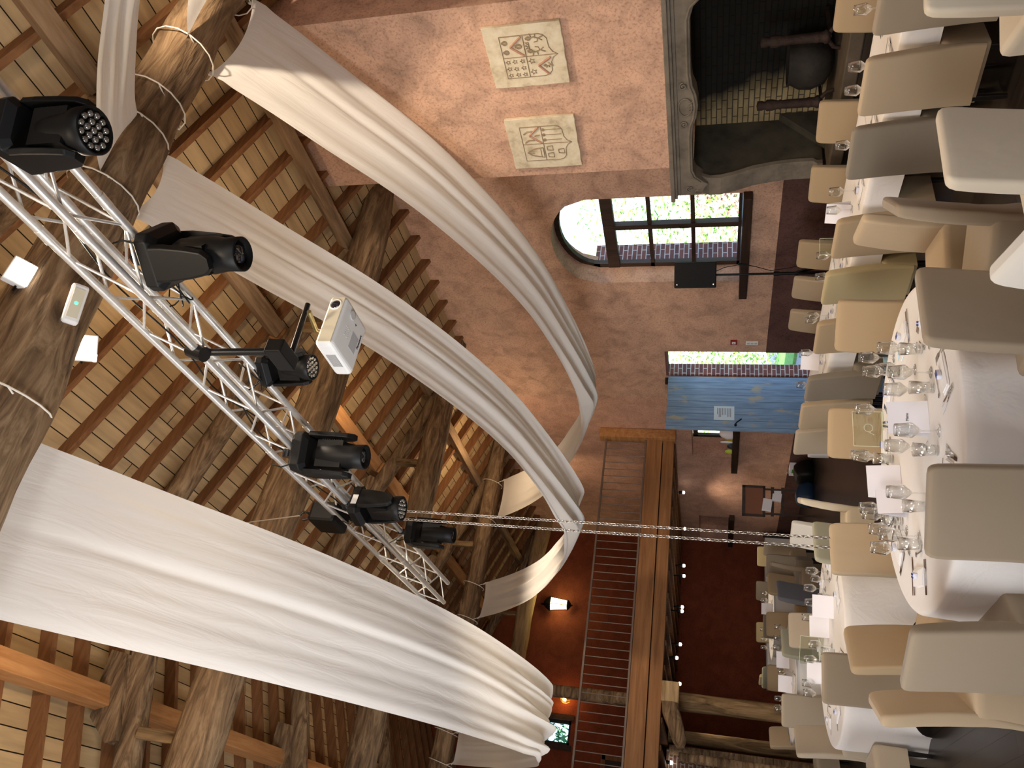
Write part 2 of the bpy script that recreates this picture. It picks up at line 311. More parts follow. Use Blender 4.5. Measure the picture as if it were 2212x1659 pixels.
struct(MB().box((XR-.012,7.0,0),(XR-.001,11.33,1.12)).build('baseboard_right', m_dado))
mb = MB().box((XR-.014,12.12,0),(XR-.002,YF,.42)); struct(mb.build('baseboard_side', m_dado))
# gable wall with small window
mb = MB(); gx0, gx1, gz0, gz1 = 2.72, 3.28, 5.22, 5.88
mb.box((XL,YF,0),(gx0,YF+.4,9.2)); mb.box((gx1,YF,0),(XR+TH,YF+.4,9.2)); mb.box((gx0,YF,0),(gx1,YF+.4,gz0)); mb.box((gx0,YF,gz1),(gx1,YF+.4,9.2))
struct(mb.build('wall_far', m_red))
struct(MB().box((XL-.4,YB,0),(XL,YF,ZE+.3)).build('wall_left', m_pink))
struct(MB().box((XL,YB-.4,0),(XR,YB,9.2)).build('wall_back', m_pink))
struct(MB().box((7.3,YF-.02,0),(7.98,YF,.62)).build('baseboard_far', m_dado))

# ---- roof timbers
k = 0
def raf(y, side):
    b = .07; hgt = .15
    if side > 0: xs = (XR+.1, XM)
    else: xs = (XM, XL)
    z = lambda x: roofz(x if x != XM else (XM+1e-4 if side > 0 else XM-1e-4))
    p = [(xs[0], y-b/2, z(xs[0])-.003), (xs[1], y-b/2, z(xs[1])-.003), (xs[1], y-b/2, z(xs[1])-hgt), (xs[0], y-b/2, z(xs[0])-hgt)]
    return MB().prism(p, (0,b,0))
for side in (1, -1):
    base = raf(0, side).build('rafter', m_raft); 
    for i in range(-6, 32):
        y = 2.9+.535*i + random.uniform(-.03,.03)
        o = base if i == -6 else base.copy()
        if i != -6: COL.objects.link(o)
        o.location = (0, y + (.3 if side < 0 else 0), 0)
        tag(o, 'orange sawn rafter under the boards on the fireplace side slope' if side > 0 else 'orange sawn rafter under the boards on the left hand slope', 'rafter', 'rafters of the fireplace side slope' if side > 0 else 'rafters of the left hand slope')
ties = [(-.35,), (3.5,), (7.2,), (11.0,), (14.62,), (19.3,)]
def logmesh(pts, rs, seed=0, n=14, amp=.12, sq=.75, res=.16):
    pts = [Vector(p) for p in pts]; L = []; P = []; RR = []
    for i in range(len(pts)-1):
        m = max(2, int((pts[i+1]-pts[i]).length/res))
        for j in range(m + (1 if i == len(pts)-2 else 0)):
            t = j/m; P.append(pts[i].lerp(pts[i+1], t)); RR.append(rs[i]*(1-t)+rs[i+1]*t)
    t0 = (pts[-1]-pts[0]).normalized(); up = Vector((0,0,1)) if abs(t0.z) < .8 else Vector((0,1,0))
    for i, p in enumerate(P):
        t = (P[min(i+1,len(P)-1)]-P[max(i-1,0)]).normalized(); b = t.cross(up).normalized(); u = b.cross(t)
        ring = []
        for q in range(n):
            a = 2*PI*q/n; ca, sa = math.cos(a), math.sin(a); e = (abs(ca)**4+abs(sa)**4)**(-.25*sq)
            w = noise.noise(Vector((p.x*1.3+seed*7, p.y*1.3+math.cos(a)*.9, p.z*1.3+math.sin(a)*.9)))
            w2 = noise.noise(Vector((p.x*.8+seed*3, ca*3.1+p.y*.5, sa*3.1+p.z*.5)))
            r_ = RR[i]*e*(1+amp*w*1.6+amp*.9*w2); ring.append(p + b*ca*r_ + u*sa*r_)
        L.append(ring)
    return MB().loops(L)
T1p = [(8.3,3.35,6.80),(6.6,3.45,6.79),(5.2,3.5,6.80),(4.2,3.5,6.74),(3.2,3.5,6.62),(2.5,3.52,6.55),(1.86,3.5,6.42),(.5,3.5,6.3),(-2.6,3.5,6.3)]
tie_def = [
 (T1p, [.23,.2,.23,.25,.25,.25,.24,.24,.25], 'nearest rough trunk tie beam, holding the floodlights', m_log),
 ([(8.15,7.12,6.72),(6.6,7.2,6.62),(4.5,7.2,6.6),(1.3,7.15,6.62),(-2.6,7.2,6.6)], [.17,.22,.23,.22,.22], 'dark trunk tie beam crossing behind the lighting truss, second from the camera', m_log),
 ([(8.15,11.1,6.68),(6,11,6.62),(4.2,11,6.6),(1.3,11.1,6.62),(-2.6,11,6.6)], [.17,.2,.19,.2,.2], 'tie beam trunk right behind the far end of the lighting truss', m_log),
 ([(8.15,14.62,6.6),(5,14.62,6.6),(2.5,14.62,6.6),(-2.6,14.62,6.6)], [.17,.18,.18,.18], 'tie beam above the gallery rail to which the far drape ends are tied', m_log),
 ([(8.3,19.3,6.4),(5.5,19.3,6.62),(4,19.3,6.62),(1.5,19.3,6.5),(-2.6,19.3,6.5)], [.2,.2,.2,.2,.2], 'pale tie beam trunk close to the red gable wall', m_logl),
 ([(8.15,-.35,6.6),(4,-.35,6.6),(-2.6,-.35,6.6)], [.2,.22,.22], 'tie beam over the photographer', m_log)]
for i, (p, r_, lab, mt) in enumerate(tie_def):
    tag(logmesh(p, r_, i).build('tie_beam', mt), lab, 'beam', 'trunk tie beams')
pr = [(-2.5,6.62),(1.3,7.66),(2.8,8.18),(4.3,7.78),(6.3,6.98),(7.7,6.62)]
for i, (y, nm) in enumerate([(3.5,'nearest'),(7.2,'second'),(11.0,'third'),(14.62,'gallery'),(19.3,'gable')]):
    for side in (0, 1):
        pts = [(x, y+.1, z+.02) for x, z in (pr[:3] if side == 0 else pr[2:])]
        o = logmesh(pts, [.12]*3 if side == 0 else [.12,.12,.11,.09], 20+i*2+side, 16, .07, .97).build('principal_rafter', m_log)
        tag(o, f"weathered {'left' if side == 0 else 'right'} principal rafter standing on the {nm} tie beam", 'beam', 'principal rafters')
    for x, zt in ((.56, 7.32), (5.54, 7.2)):
        o = MB().box((x-.055,y-.05,6.72),(x+.055,y+.05,zt)).build('strut', m_logz, bevel=.01)
        tag(o, f"short oak strut {'left' if x < 1 else 'right'} of the ridge on the {nm} tie beam", 'strut', 'short roof struts')
    if i in (1,2,3):
        for sgn, mt in ((-1, m_log), (1, m_log)):
            cx = (lambda x: x) if sgn < 0 else (lambda x: 2*XM-x+.05)
            poly = [(cx(1.27),y-.1,7.93),(cx(.93),y-.1,7.92),(cx(.62),y-.1,7.86),(cx(.42),y-.1,7.58),(cx(.46),y-.1,7.48),(cx(1.25),y-.1,7.74)]
            if sgn > 0: poly = poly[::-1]
            tag(MB().prism(poly,(0,.2,0)).build('cleat', mt), f"dark wooden purlin cleat on the {'left' if sgn<0 else 'right'} principal rafter of the {nm} truss", 'cleat', 'purlin cleats')
for (x, z, lab) in ((.81,7.80,'left slope'), (5.45,7.545,'fireplace slope by the ridge'), (6.96,6.94,'fireplace slope by the wall')):
    segs = [(-3.9,3.45),(3.5,7.15),(7.2,10.95),(11.0,14.6),(14.6,19.9)]
    for j, (y0, y1) in enumerate(segs):
        dz = random.uniform(-.02,.03); rot = Matrix.Rotation(R(-22.5 if x < XM else 22.5), 3, 'Y')
        o = MB().box((x-(.1 if x < 6 else .075),y0,z-.085+dz),(x+(.1 if x < 6 else .075),y1,z+.075+dz), rot).build('purlin', m_purlin if x < XM or y0 > 7 and x < 6 else m_purlin2, bevel=.008)
        tag(o, 'squared purlin on the '+lab+', '+('above the photographer','between first two ties','between second and third ties','before the gallery','above the gallery')[j], 'purlin', 'purlins')

# ------------------------------------------------------------------ window, door openings, outside
def window_big():
    r_ = empty('window_1'); struct(r_); x0, x1 = 8.48, 8.56
    y0, y1, zb, zs, zt = 7.64, 9.44, 1.53, 3.8, 4.42; c = (y0+y1)/2; a = (y1-y0)/2
    mb = MB(); f = .085
    mb.box((x0,y0,zb),(x1,y0+f,zs+.1)); mb.box((x0,y1-f,zb),(x1,y1,zs+.1)); mb.box((x0,y0,zb),(x1,y1,zb+.13)); mb.box((x0-.01,y0,3.48),(x1,y1,3.66))
    N = 18; out = [(c-a*math.cos(PI*i/N), zs+(zt-zs)*math.sin(PI*i/N)) for i in range(N+1)]; inn = [(c-(a-f)*math.cos(PI*i/N), zs+(zt-zs-f)*math.sin(PI*i/N)) for i in range(N+1)]
    for i in range(N):
        mb.prism([(x0,*out[i]),(x0,*out[i+1]),(x0,*inn[i+1]),(x0,*inn[i])],(x1-x0,0,0))
    mb.build('window_frame', m_frame, r_)
    mb = MB(); mb.box((x0-.02,c-.045,zb+.1),(x1,c+.045,3.5))
    for z in (2.31,2.95): mb.box((x0,y0,z-.03),(x1-.01,y1,z+.03))
    mb.build('glazing_bars', m_frame, r_)
    MB().box((8.50,y0,zb),(8.505,y1,zt)).build('pane', m_pane, r_)
    for y in (c-.02, c+.02): MB().tube([(x0-.03,c,2.5),(x0-.06,c,2.5),(x0-.06,c,2.38)], .008, 6).build('window_handle', m_black, r_); break
window_big()
struct(MB().box((8.0,7.62,1.50),(8.5,9.72,1.62)).build('trim_1', m_darkwood, bevel=.008))
MBs = MB().box((XR-.2,13.9,1.47),(XR+.35,15.58,1.6)); struct(MBs.build('trim_2', m_darkwood, bevel=.008))
struct(MB().box((XR-.14,18.2,1.46),(XR+.35,19.95,1.58)).build('trim_3', m_darkwood, bevel=.008))
r_ = struct(empty('window_2')); mb = MB(); mb.box((8.38,13.95,1.6),(8.44,14.75,1.68)); mb.box((8.38,13.95,2.3),(8.44,14.75,2.4)); mb.box((8.38,14.68,1.6),(8.44,14.76,2.4)); mb.box((8.38,13.95,1.6),(8.44,14.0,2.4)); mb.build('window_frame', m_frame, r_)
MB().box((8.4,13.97,1.6),(8.405,14.75,2.4)).build('pane', m_pane, r_)
struct(MB().box((8.42,14.76,1.58),(8.46,15.2,2.42)).build('trim_4', m_orange))
r_ = struct(empty('window_3')); x0,x1 = 2.74,3.26
mb = MB(); y0 = YF+.12
for a, b in (((gx0,y0,gz0),(gx0+.07,y0+.06,gz1)),((gx1-.07,y0,gz0),(gx1,y0+.06,gz1)),((gx0,y0,gz0),(gx1,y0+.06,gz0+.07)),((gx0,y0,gz1-.07),(gx1,y0+.06,gz1))): mb.box(a,b)
mb.build('window_frame', pm('black_frame', (.01,.01,.01), .4), r_)
MB().box((gx0+.07,y0+.02,gz0+.07),(gx1-.07,y0+.025,gz1-.07)).build('pane', m_pane, r_)
struct(MB().box((gx0-.12,YF-.03,gz0-.06),(gx0-.0,YF+.05,gz1+.1)).box((gx1,YF-.03,gz0-.06),(gx1+.13,YF+.05,gz1+.1)).box((gx0-.12,YF-.03,gz1),(gx1+.13,YF+.05,gz1+.1)).build('trim_5', m_darkwood))
# doorway: red brick reveal, blue plank leaf swung inwards
struct(MB().box((XR+.01,12.06,0),(XR+.25,12.108,2.84)).build('trim_6', m_rbrick)); struct(MB().box((XR+.01,11.33,2.80),(XR+.25,12.06,2.84)).build('trim_7', m_rbrick))
struct(MB().box((XR+.42,9.42,1.55),(XR+TH+.25,9.5,3.9)).build('trim_8', m_rbrick))
door = struct(empty('door_1', (8.13,12.11,0), R(180-2.0)))
MB().box((0,-.03,.02),(1.09,.03,2.80)).build('door_leaf', m_blue, door, bevel=.004)
hd = MB().lathe([(.022,0),(.022,.03),(.01,.035),(.01,.06)],12,(1.0,.03,1.60),Matrix.Rotation(R(-90),3,'X')); hd.tube([(1.0,.085,1.6),(.97,.09,1.58),(.90,.09,1.50)],.011,8); hd.build('door_handle', m_black, door)
nb = MB().box((.62,.031,1.62),(.90,.034,1.97)).build('notice', pm('pale_notice', (.62,.75,.85), .5), door)
mb = MB()
for i in range(9): mb.box((.66,.0345,1.68+i*.028),(.66+.19*random.uniform(.6,1),.035,1.688+i*.028))
mb.build('print', m_ink, nb)
struct(MB().box((8.02,12.15,0),(8.14,12.2,2.86)).build('trim_9', m_darkwood))

def leaves(name, mat, boxes, n, size, label, cat, seed):
    rd = random.Random(seed); mb = MB()
    tot = sum(b[3]*b[4]*b[5] for b in boxes)
    for (cx, cy, cz, sx, sy, sz) in boxes:
        for i in range(int(n*sx*sy*sz/tot)):
            while True:
                p = Vector((rd.uniform(-1,1), rd.uniform(-1,1), rd.uniform(-1,1)))
                if .35 < p.length < 1: break
            c = Vector((cx+p.x*sx, cy+p.y*sy, cz+p.z*sz)); s = size*rd.uniform(.6,1.3)
            a = Vector((rd.gauss(0,1), rd.gauss(0,1), rd.gauss(0,1))).normalized(); b = a.orthogonal().normalized()
            mb.add([c-a*s, c+b*s*.5, c+a*s, c-b*s*.5], [(0,1,2,3)])
    return tag(mb.build(name, mat), label, cat, kind='stuff')
struct(MB().box((XR+TH,-2,-.25),(60,60,-.1)).build('ground', m_gravel))
tag(MB().box((12.5,-2,-.1),(16,40,-.02)).build('lawn_strip', m_grass), 'green grass strip beyond the gravel outside the doorway', 'grass', kind='stuff')
leaves('hedge_foliage', m_leaf, [(15,14,1.6,1.6,6,1.8),(16,22,3,2,5,3.2),(15.5,11,4.6,2,2.6,1.6),(15,15.5,4.4,1.8,2.4,1.5)], 15000, .085, 'bright green leafy bushes seen through the arched window and doorway', 'foliage', 1)
leaves('dark_shrub_foliage', m_leafd, [(15.5,10.6,1.6,1.2,1.5,1.6),(15,12.6,2.2,.8,.7,1)], 3500, .09, 'dark green shrub seen low in the near side of the arched window', 'foliage', 2)
leaves('red_shrub_foliage', m_leafr, [(13.8,13.2,1.9,.8,1.0,.8),(15.4,19.5,2.2,1.0,1.3,1.2)], 1000, .07, 'reddish shrub among the green bushes outside', 'foliage', 3)
leaves('tree_foliage', m_leafd, [(3.8,25,6.2,2.4,1.5,3.0)], 3200, .12, 'pale tree leaves filling the small gable window', 'foliage', 4)

# ------------------------------------------------------------------ fireplace
fp = empty('fireplace', (0,0,0)); tag(fp, 'plastered chimney hood with grey carved stone fireplace surround and brick hearth', 'fireplace')
hy0, hy1, hx = 4.10, 6.34, 7.24
mb = MB(); mb.prism([(hx,hy0,2.42),(XR-.002,hy0,2.42),(XR-.002,hy0,ZE),(hx,hy0,roofz(hx)-.01)],(0,hy1-hy0,0)); mb.build('chimney_hood', m_pink, fp)
# lintel with curved lower edge
low = [(4.12,2.10),(4.2,2.12),(4.28,2.2),(4.4,2.235),(5.0,2.235),(5.15,2.22),(5.25,2.185),(5.40,2.165),(5.55,2.185),(5.65,2.22),(5.8,2.235),(6.28,2.235),(6.38,2.2),(6.46,2.12),(6.5,2.06),(6.56,2.1),(6.62,2.12),(6.66,2.2)]
x0 = 7.10
mb = MB().prism([(x0,y,z) for y, z in low]+[(x0,6.66,2.38),(x0,4.12,2.38)],(.22,0,0)); mb.build('stone_lintel', m_stone, fp, bevel=.012)
mb = MB()
for zz, dx, h_ in ((2.38,.0,.035),(2.415,-.03,.03),(2.445,-.055,.05)):
    mb.box((x0+dx,4.02-(-dx),zz),(7.6,6.66-dx,zz+h_))
mb.build('mantel_moulding', m_stone, fp, bevel=.008)
mb = MB(); mb.tube([(x0-.006,y,z+.035) for y, z in low[1:-4]], .014, 6)
def spiral(y, z, s, flip=1): return [(x0-.008, y+flip*s*(1-t/26)*math.cos(t*.42), z+s*(1-t/26)*math.sin(t*.42)) for t in range(24)]
for fl, y in ((1,5.62),(-1,5.14)): mb.tube(spiral(y,2.315,.045,fl), .010, 6)
mb.tube([(x0-.008,5.40+.11*math.cos(a*PI/8),2.30+.07*math.sin(a*PI/8)) for a in range(17)], .009, 6)
mb.tube(spiral(6.55,2.27,.045,1), .009, 6); mb.tube([(x0-.008,6.6-.03*math.cos(t*.5),2.17+.04*math.sin(t*.5)) for t in range(9)], .009, 6)
for kq in range(4): mb.tube([(x0-.006,5.33+.04*kq,2.22),(x0-.012,5.35+.033*kq,2.26)], .008, 6)
mb.build('scroll_carving', m_stone, fp)
prof = [(7.30,2.24),(7.22,2.14),(7.17,2.05),(7.17,1.92),(7.22,1.75),(7.30,1.55),(7.35,1.3),(7.37,1.1),(7.37,.9),(7.33,.86),(7.33,.80)]
for ya, yb, lab in ((6.46,6.68,0),(3.98,4.16,1)):
    MB().prism([(x,ya,z) for x, z in prof]+[(XR-.003,ya,.80),(XR-.003,ya,2.24)],(0,yb-ya,0)).build('console', m_stone2, fp)
    mb = MB(); p2 = [(x-.035,z) for x, z in prof]
    for i in range(len(prof)-1):
        a, b = p2[i], p2[i+1]; c, d = prof[i+1], prof[i]
        mb.add([(a[0],ya-.02,a[1]),(b[0],ya-.02,b[1]),(c[0]+.02,ya-.02,c[1]),(d[0]+.02,ya-.02,d[1]),(a[0],yb+.02,a[1]),(b[0],yb+.02,b[1]),(c[0]+.02,yb+.02,c[1]),(d[0]+.02,yb+.02,d[1])],
               [(0,1,2,3),(7,6,5,4),(0,4,5,1),(1,5,6,2),(2,6,7,3),(3,7,4,0)])
    mb.build('console_moulding', m_stone, fp)
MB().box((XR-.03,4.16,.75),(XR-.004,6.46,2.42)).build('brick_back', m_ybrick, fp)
MB().box((7.2,4.0,0),(XR-.004,6.7,.62)).build('hearth_base', grain_mat('hearth_dark_stone',(.05,.035,.02),(.10,.07,.045),1,8,.3), fp, bevel=.02)
MB().box((7.12,3.95,.62),(XR-.004,6.75,.76)).build('hearth_slab', noise_mat('hearth_slab',[(.07,.052,.035),(.12,.09,.06)],nscale=5,rough=.7), fp, bevel=.015)
MB().prism([(XR-.04,6.46,.76),(XR-.6,6.46,.76),(XR-.04,6.46,1.25)],(0,-.1,0)).build('sloped_haunch', m_stone2, fp)
for y, lab in ((5.02,'cast iron column andiron nearer the photographer in the fireplace'),(5.80,'cast iron column andiron left of the cauldron')):
    a = empty('andiron',(7.55,y,.76)); tag(a, lab, 'andiron', 'fireplace andirons')
    MB().lathe([(.0,.12),(.065,.12),(.07,.16),(.055,.18),(.052,.22),(.058,.24),(.05,.27),(.05,.45),(.046,.52),(.055,.54),(.046,.56),(.06,.62),(.062,.68),(.04,.70),(.052,.73),(.052,.78),(.0,.79)],16).build('column', m_iron, a)
    MB().tube([(.0,-.14,0),(0,-.12,.07),(0,-.05,.12),(0,0,.14),(0,.05,.12),(0,.12,.07),(0,.14,0)],.022,8).build('foot', m_iron, a)
    MB().box((0,-.015,.1),(.5,.015,.13)).build('log_bar', m_iron, a)
cz = tag(MB().lathe([(0,0),(.12,.01),(.24,.08),(.29,.22),(.28,.34),(.23,.43),(.245,.46),(.22,.46),(.2,.4),(.0,.38)],28,(7.78,5.45,.78)).build('cauldron', m_potm), 'round sooty cauldron between the two andirons', 'cauldron')

# plaques with coats of arms
def plaque(name, y0, y1, z0, z1, lab, kind):
    e = empty(name, (hx,0,0)); tag(e, lab, 'plaque', 'stone coat of arms plaques')
    rd = random.Random(kind); N = 14; w, h_ = y1-y0, z1-z0
    pts = []
    for (a, b) in (((0,0),(1,0)),((1,0),(1,1)),((1,1),(0,1)),((0,1),(0,0))):
        for i in range(N):
            t = i/N; pts.append((a[0]+(b[0]-a[0])*t+rd.uniform(-.006,.006), a[1]+(b[1]-a[1])*t+rd.uniform(-.006,.006)))
    MB().prism([(-.045,y0+w*p,z0+h_*q) for p, q in pts][::-1],(.044,0,0)).build('slab', m_plaq, e, bevel=.006)
    P = lambda u, v: (-.047, y0+w*u, z0+h_*v)     # u to +y (left as seen), v up
    mb = MB(); ln = lambda L, r_=.0045: mb.tube([P(*q) for q in L], r_, 5)
    # shield: seen from the room u grows to the left
    sh = [(.16,.80),(.84,.80),(.84,.30),(.82,.24),(.76,.20),(.62,.19),(.54,.15),(.5,.09),(.46,.15),(.38,.19),(.24,.20),(.18,.24),(.16,.30),(.16,.80)]
    ln(sh, .005); ln([(.5,.8),(.5,.1)]); ln([(.16,.5),(.84,.5)], .005)
    def star(u, v, s): ln([(u+s*(1 if i%2==0 else .45)*math.sin(i*PI/5), v+s*(1 if i%2==0 else .45)*math.cos(i*PI/5)) for i in range(11)], .0045)
    def blob(u, v, s):
        for q in (1,.6,.3): ln([(u+s*q*math.cos(a*PI/6), v+s*.9*math.sin(a*PI/6)) for a in range(13)], .004)
        ln([(u-s*.5,v+s*1.1),(u+s*.5,v+s*1.1)], .006)
    def fig(u, v, s, f_):      # small rampant beast
        blob(u, v+s*1.1, s*.35); ln([(u,v+s),(u+f_*s*.2,v+.3*s),(u-f_*s*.1,v-.3*s),(u+f_*s*.3,v-s)], .008); ln([(u,v+.6*s),(u+f_*s*.8,v+.9*s)], .006); ln([(u,v+.2*s),(u+f_*s*.7,v+.1*s)], .006)
        ln([(u-f_*s*.1,v-.3*s),(u-f_*s*.5,v-.8*s)], .006); ln([(u-f_*s*.1,v-.2*s),(u-f_*s*.6,v-.1*s),(u-f_*s*.7,v+.4*s)], .005)
    mc = MB(); cb = lambda L: [mc.tube([P(*L[i]),P(*L[i+1])], .014, 4) for i in range(len(L)-1)]
    if kind == 1:
        cb([(.18,.52),(.33,.68),(.48,.52)]); cb([(.54,.19),(.66,.36),(.82,.24)])
        blob(.26,.74,.035); blob(.41,.74,.035); blob(.33,.57,.04)
        for u, v in ((.57,.75),(.68,.75),(.79,.75),(.57,.66),(.69,.66),(.79,.65),(.57,.56),(.68,.56),(.79,.56)): star(u, v, .035)
        star(.58,.44,.045); star(.76,.44,.045); fig(.22,.33,.09,-1); fig(.42,.33,.09,1); ln([(.28,.44),(.28,.48),(.31,.45),(.33,.49),(.35,.45),(.38,.48),(.38,.44),(.28,.44)], .006); fig(.67,.22,.05,1)
    else:
        cb([(.17,.53),(.33,.68),(.48,.52)])
        for u in (.25,.42): ln([(u,.62),(u,.70),(u+.02,.73),(u+.05,.76)], .009)
        ln([(.33,.53),(.33,.58),(.35,.61)], .009)
        for u in (.23,.33,.43): ln([(u,.22),(u,.46)], .004); blob(u,.47,.025)
        t_ = [(.58,.52),(.60,.66),(.62,.70),(.67,.76),(.72,.70),(.74,.66),(.78,.52),(.58,.52)]; ln(t_, .007); ln([(.65,.66),(.66,.74)]); ln([(.69,.66),(.68,.74)]); ln([(.61,.56),(.76,.56)])
        for u, v in ((.60,.38),(.74,.38),(.67,.22)): ln([(u-.035,v+.08),(u+.035,v+.08),(u+.045,v),(u-.045,v),(u-.035,v+.08)], .006)
    mb.build('relief_lines', m_carve, e); mc.build('chevron', m_chev, e)
plaque('heraldic_plaque', 4.33, 5.05, 3.51, 4.34, 'larger cream relief plaque with quartered shield of stars and beasts', 1)
plaque('heraldic_plaque', 5.47, 6.19, 3.53, 4.35, 'smaller cream relief plaque with shield of keys, tower and chevron', 2)

# ------------------------------------------------------------------ gallery
YG = 14.2
def gbeam(z0, z1, y0, y1, lab):
    o = MB().box((XL,y0,z0),(8.0,y1,z1)).build('gallery_beam', m_gbeam, bevel=.006); tag(o, lab, 'beam', 'gallery front beams')
gbeam(3.0,3.31,14.17,14.42,'upper orange brown beam along the gallery front, under the railing')
gbeam(2.76,2.985,14.2,14.45,'lower orange brown beam along the gallery front')
struct(MB().box((XL,14.4,3.1),(XR,YF,3.22)).build('trim_10', m_raft))
jb = None
for i in range(24):
    x = 7.85-.44*i
    if x < XL+.1: break
    mbj = MB().box((-.045,14.45,2.88-.14),(.045,YF,3.1))
    if jb is None: jb = mbj.build('floor_joist', m_raft); o = jb
    else: o = jb.copy(); COL.objects.link(o)
    o.location = (x,0,0); tag(o, 'dark orange joist under the gallery floor', 'joist', 'gallery floor joists')
gp = tag(MB().box((7.93,14.08,2.73),(8.14,14.3,4.30)).build('corner_post', m_purlin, bevel=.01), 'short squared wooden post ending the gallery rail at the window wall', 'post')
rail = empty('gallery_railing', (0,YG,3.31)); tag(rail, 'long brown metal railing with thin upright bars along the gallery', 'railing')
MB().box((XL,-.025,.835),(7.95,.025,.87)).build('top_rail', m_rail, rail); MB().box((XL,-.02,.01),(7.95,.02,.045)).build('bottom_rail', m_rail, rail)
bar0 = MB().tube([(0,0,.04),(0,0,.84)], .0095, 8).build('bar', m_rail, rail); 
i = 0; x = 7.86
while x > XL+.05:
    b = bar0 if i == 0 else bar0.copy()
    if i: COL.objects.link(b)
    b.location = (x,0,0); i += 1; x -= .1575
def post(x0, x1, y0, y1, z0, z1, lab, mt=m_logz, seed=0, amp=.06):
    c = ((x0+x1)/2,(y0+y1)/2); o = logmesh([(c[0],c[1],z0),(c[0],c[1],z1)], [(x1-x0)/2*.98]*2, 60+seed, 16, amp, .95, .2).build('timber_post', mt)
    return tag(o, lab, 'post', 'oak posts')
post(2.80,3.02,14.7,14.92,3.22,6.5,'dark upright post behind the gallery railing', m_log, 1)
post(2.82,3.12,14.6,14.9,0,2.75,'pale squared oak post carrying the gallery, nearer the tables', seed=2)
post(2.62,2.88,16.9,17.1,0,2.75,'oak post farther back under the gallery', seed=3)
post(1.98,2.14,14.62,14.8,0,2.45,'thin dark oak post in front of the brick wall', m_log, 4)
o = logmesh([(2.80,14.08,2.60),(2.66,14.08,2.59),(2.45,14.02,2.5),(2.2,14.02,2.42),(2.1,14.02,2.40)], [.14,.14,.13,.11,.06], 70, 16, .08, .9, .06).build('bracket_beam', m_log)
tag(o, 'curved dark oak bracket beam with rounded end under the gallery front', 'bracket')
tag(MB().box((2.79,13.93,2.46),(3.12,14.2,2.75)).build('beam_end', m_logl, bevel=.015), 'pale sawn beam end with cracks poking out under the gallery', 'beam')
# half timbered brick wall under the gallery
struct(MB().box((XL,16.6,0),(2.45,16.8,2.75)).build('wall_inner', m_rbrick2))
for (a, b, lab) in (((2.44,16.6,0),(2.44,16.6,2.7),'upright'),((2.3,16.56,1.0),(1.7,16.56,2.5),'slanting'),((1.5,16.56,.0),(.9,16.56,2.6),'far slanting')):
    tag(logmesh([a,b],[.09,.09],80,8,.08).build('wall_brace', m_log), lab+' dark timber brace in the half timbered brick wall', 'brace', 'half timber braces')
# spotlights below the gallery
lampb = None
for j, (x, z) in enumerate([(7.88,2.64),(6.99,2.58),(6.13,2.57),(5.9,2.56),(5.22,2.57),(5.13,2.57),(4.44,2.58),(4.16,2.64),(3.66,2.56),(2.2,2.66)]):
    r_ = empty('spotlight', (x,16.5,z)); tag(r_, 'small bright spotlight hanging under the gallery joists', 'lamp', 'spotlights under the gallery')
    MB().lathe([(.018,.0),(.03,.03),(.035,.07),(.014,.12),(.012,.53)],10).build('housing', m_black, r_); MB().lathe([(0,-.045),(.03,-.035),(.036,0),(.03,.01),(0,.01)],12).build('bulb', m_spotw, r_)
[light('spotlight_glow','SPOT',(x,16.8,2.5),44,WARM2,.03,direction=(0,0,-1),spot=130,blend=.8) for x in (3.4,4.8,6.2,7.5)]; light('gallery_lamp','SPOT',(7.3,15.3,6.2),60,WARM,.05,target=(8.15,16.2,4.6),spot=60,blend=.9)
# lantern, sconce on the gable wall
ln_ = empty('wall_lantern', (6.03,19.75,5.62)); tag(ln_, 'glowing yellow wall lantern on the red gable wall', 'lantern')
def hexl(r_, z, n=6): return [Vector((r_*math.cos(2*PI*k/n+.3), r_*math.sin(2*PI*k/n+.3)*.8, z)) for k in range(n)]
MB().loops([hexl(.13,0),hexl(.19,.42)]).build('glass_body', m_lant, ln_)
MB().loops([hexl(.21,.42),hexl(.22,.45),hexl(.14,.55),hexl(.05,.62)], smooth=False).build('roof', m_black, ln_)
mb = MB()
for a, b in zip(hexl(.135,0), hexl(.195,.42)): mb.tube([a,b], .008, 5)
mb.lathe([(.14,-.01),(.13,-.03),(.06,-.09),(.02,-.1),(.03,-.13),(0,-.15)],12); mb.build('cage', m_black, ln_); MB().tube([(0,0,.55),(0,.1,.7),(0,.24,.55),(0,.24,.3)],.02,6).build('bracket', m_black, ln_)
light('lantern_glow','POINT',(6.03,19.3,5.8),13,(1,.85,.4),.15)
sc_ = empty('wall_sconce', (3.73,19.9,5.42)); tag(sc_, 'small caged bulb sconce glowing orange beside the gable window', 'lamp')
MB().lathe([(0,-.04),(.035,-.02),(.04,.02),(.02,.06),(0,.07)],12).build('bulb', m_bulb, sc_)
mb = MB()
for q in range(8):
    a = q*PI/4; mb.tube([(.02*math.cos(a),.02*math.sin(a),.12),(.08*math.cos(a),.08*math.sin(a),.04),(.09*math.cos(a),.09*math.sin(a),-.04),(.05*math.cos(a),.05*math.sin(a),-.12)],.004,5)
mb.build('wire_cage', m_brass, sc_); light('sconce_glow','POINT',(3.73,19.75,5.42),7,(1,.5,.15),.05)
# picture rail line / door on gallery level of the gable wall
struct(MB().box((XL,YF-.03,3.78),(8.1,YF-.001,3.82)).build('trim_11', m_darkwood))
gd = struct(empty('door_2', (2.0,YF-.06,3.2))); MB().box((-.55,0,0),(.55,.05,1.15)).build('door_leaf', m_darkwood, gd)
mb = MB(); [mb.box((-.62,-.02,0),(-.52,.05,1.2)), mb.box((.52,-.02,0),(.62,.05,1.2)), mb.box((-.62,-.02,1.12),(.62,.05,1.22))]; mb.build('door_frame', m_raft, gd)

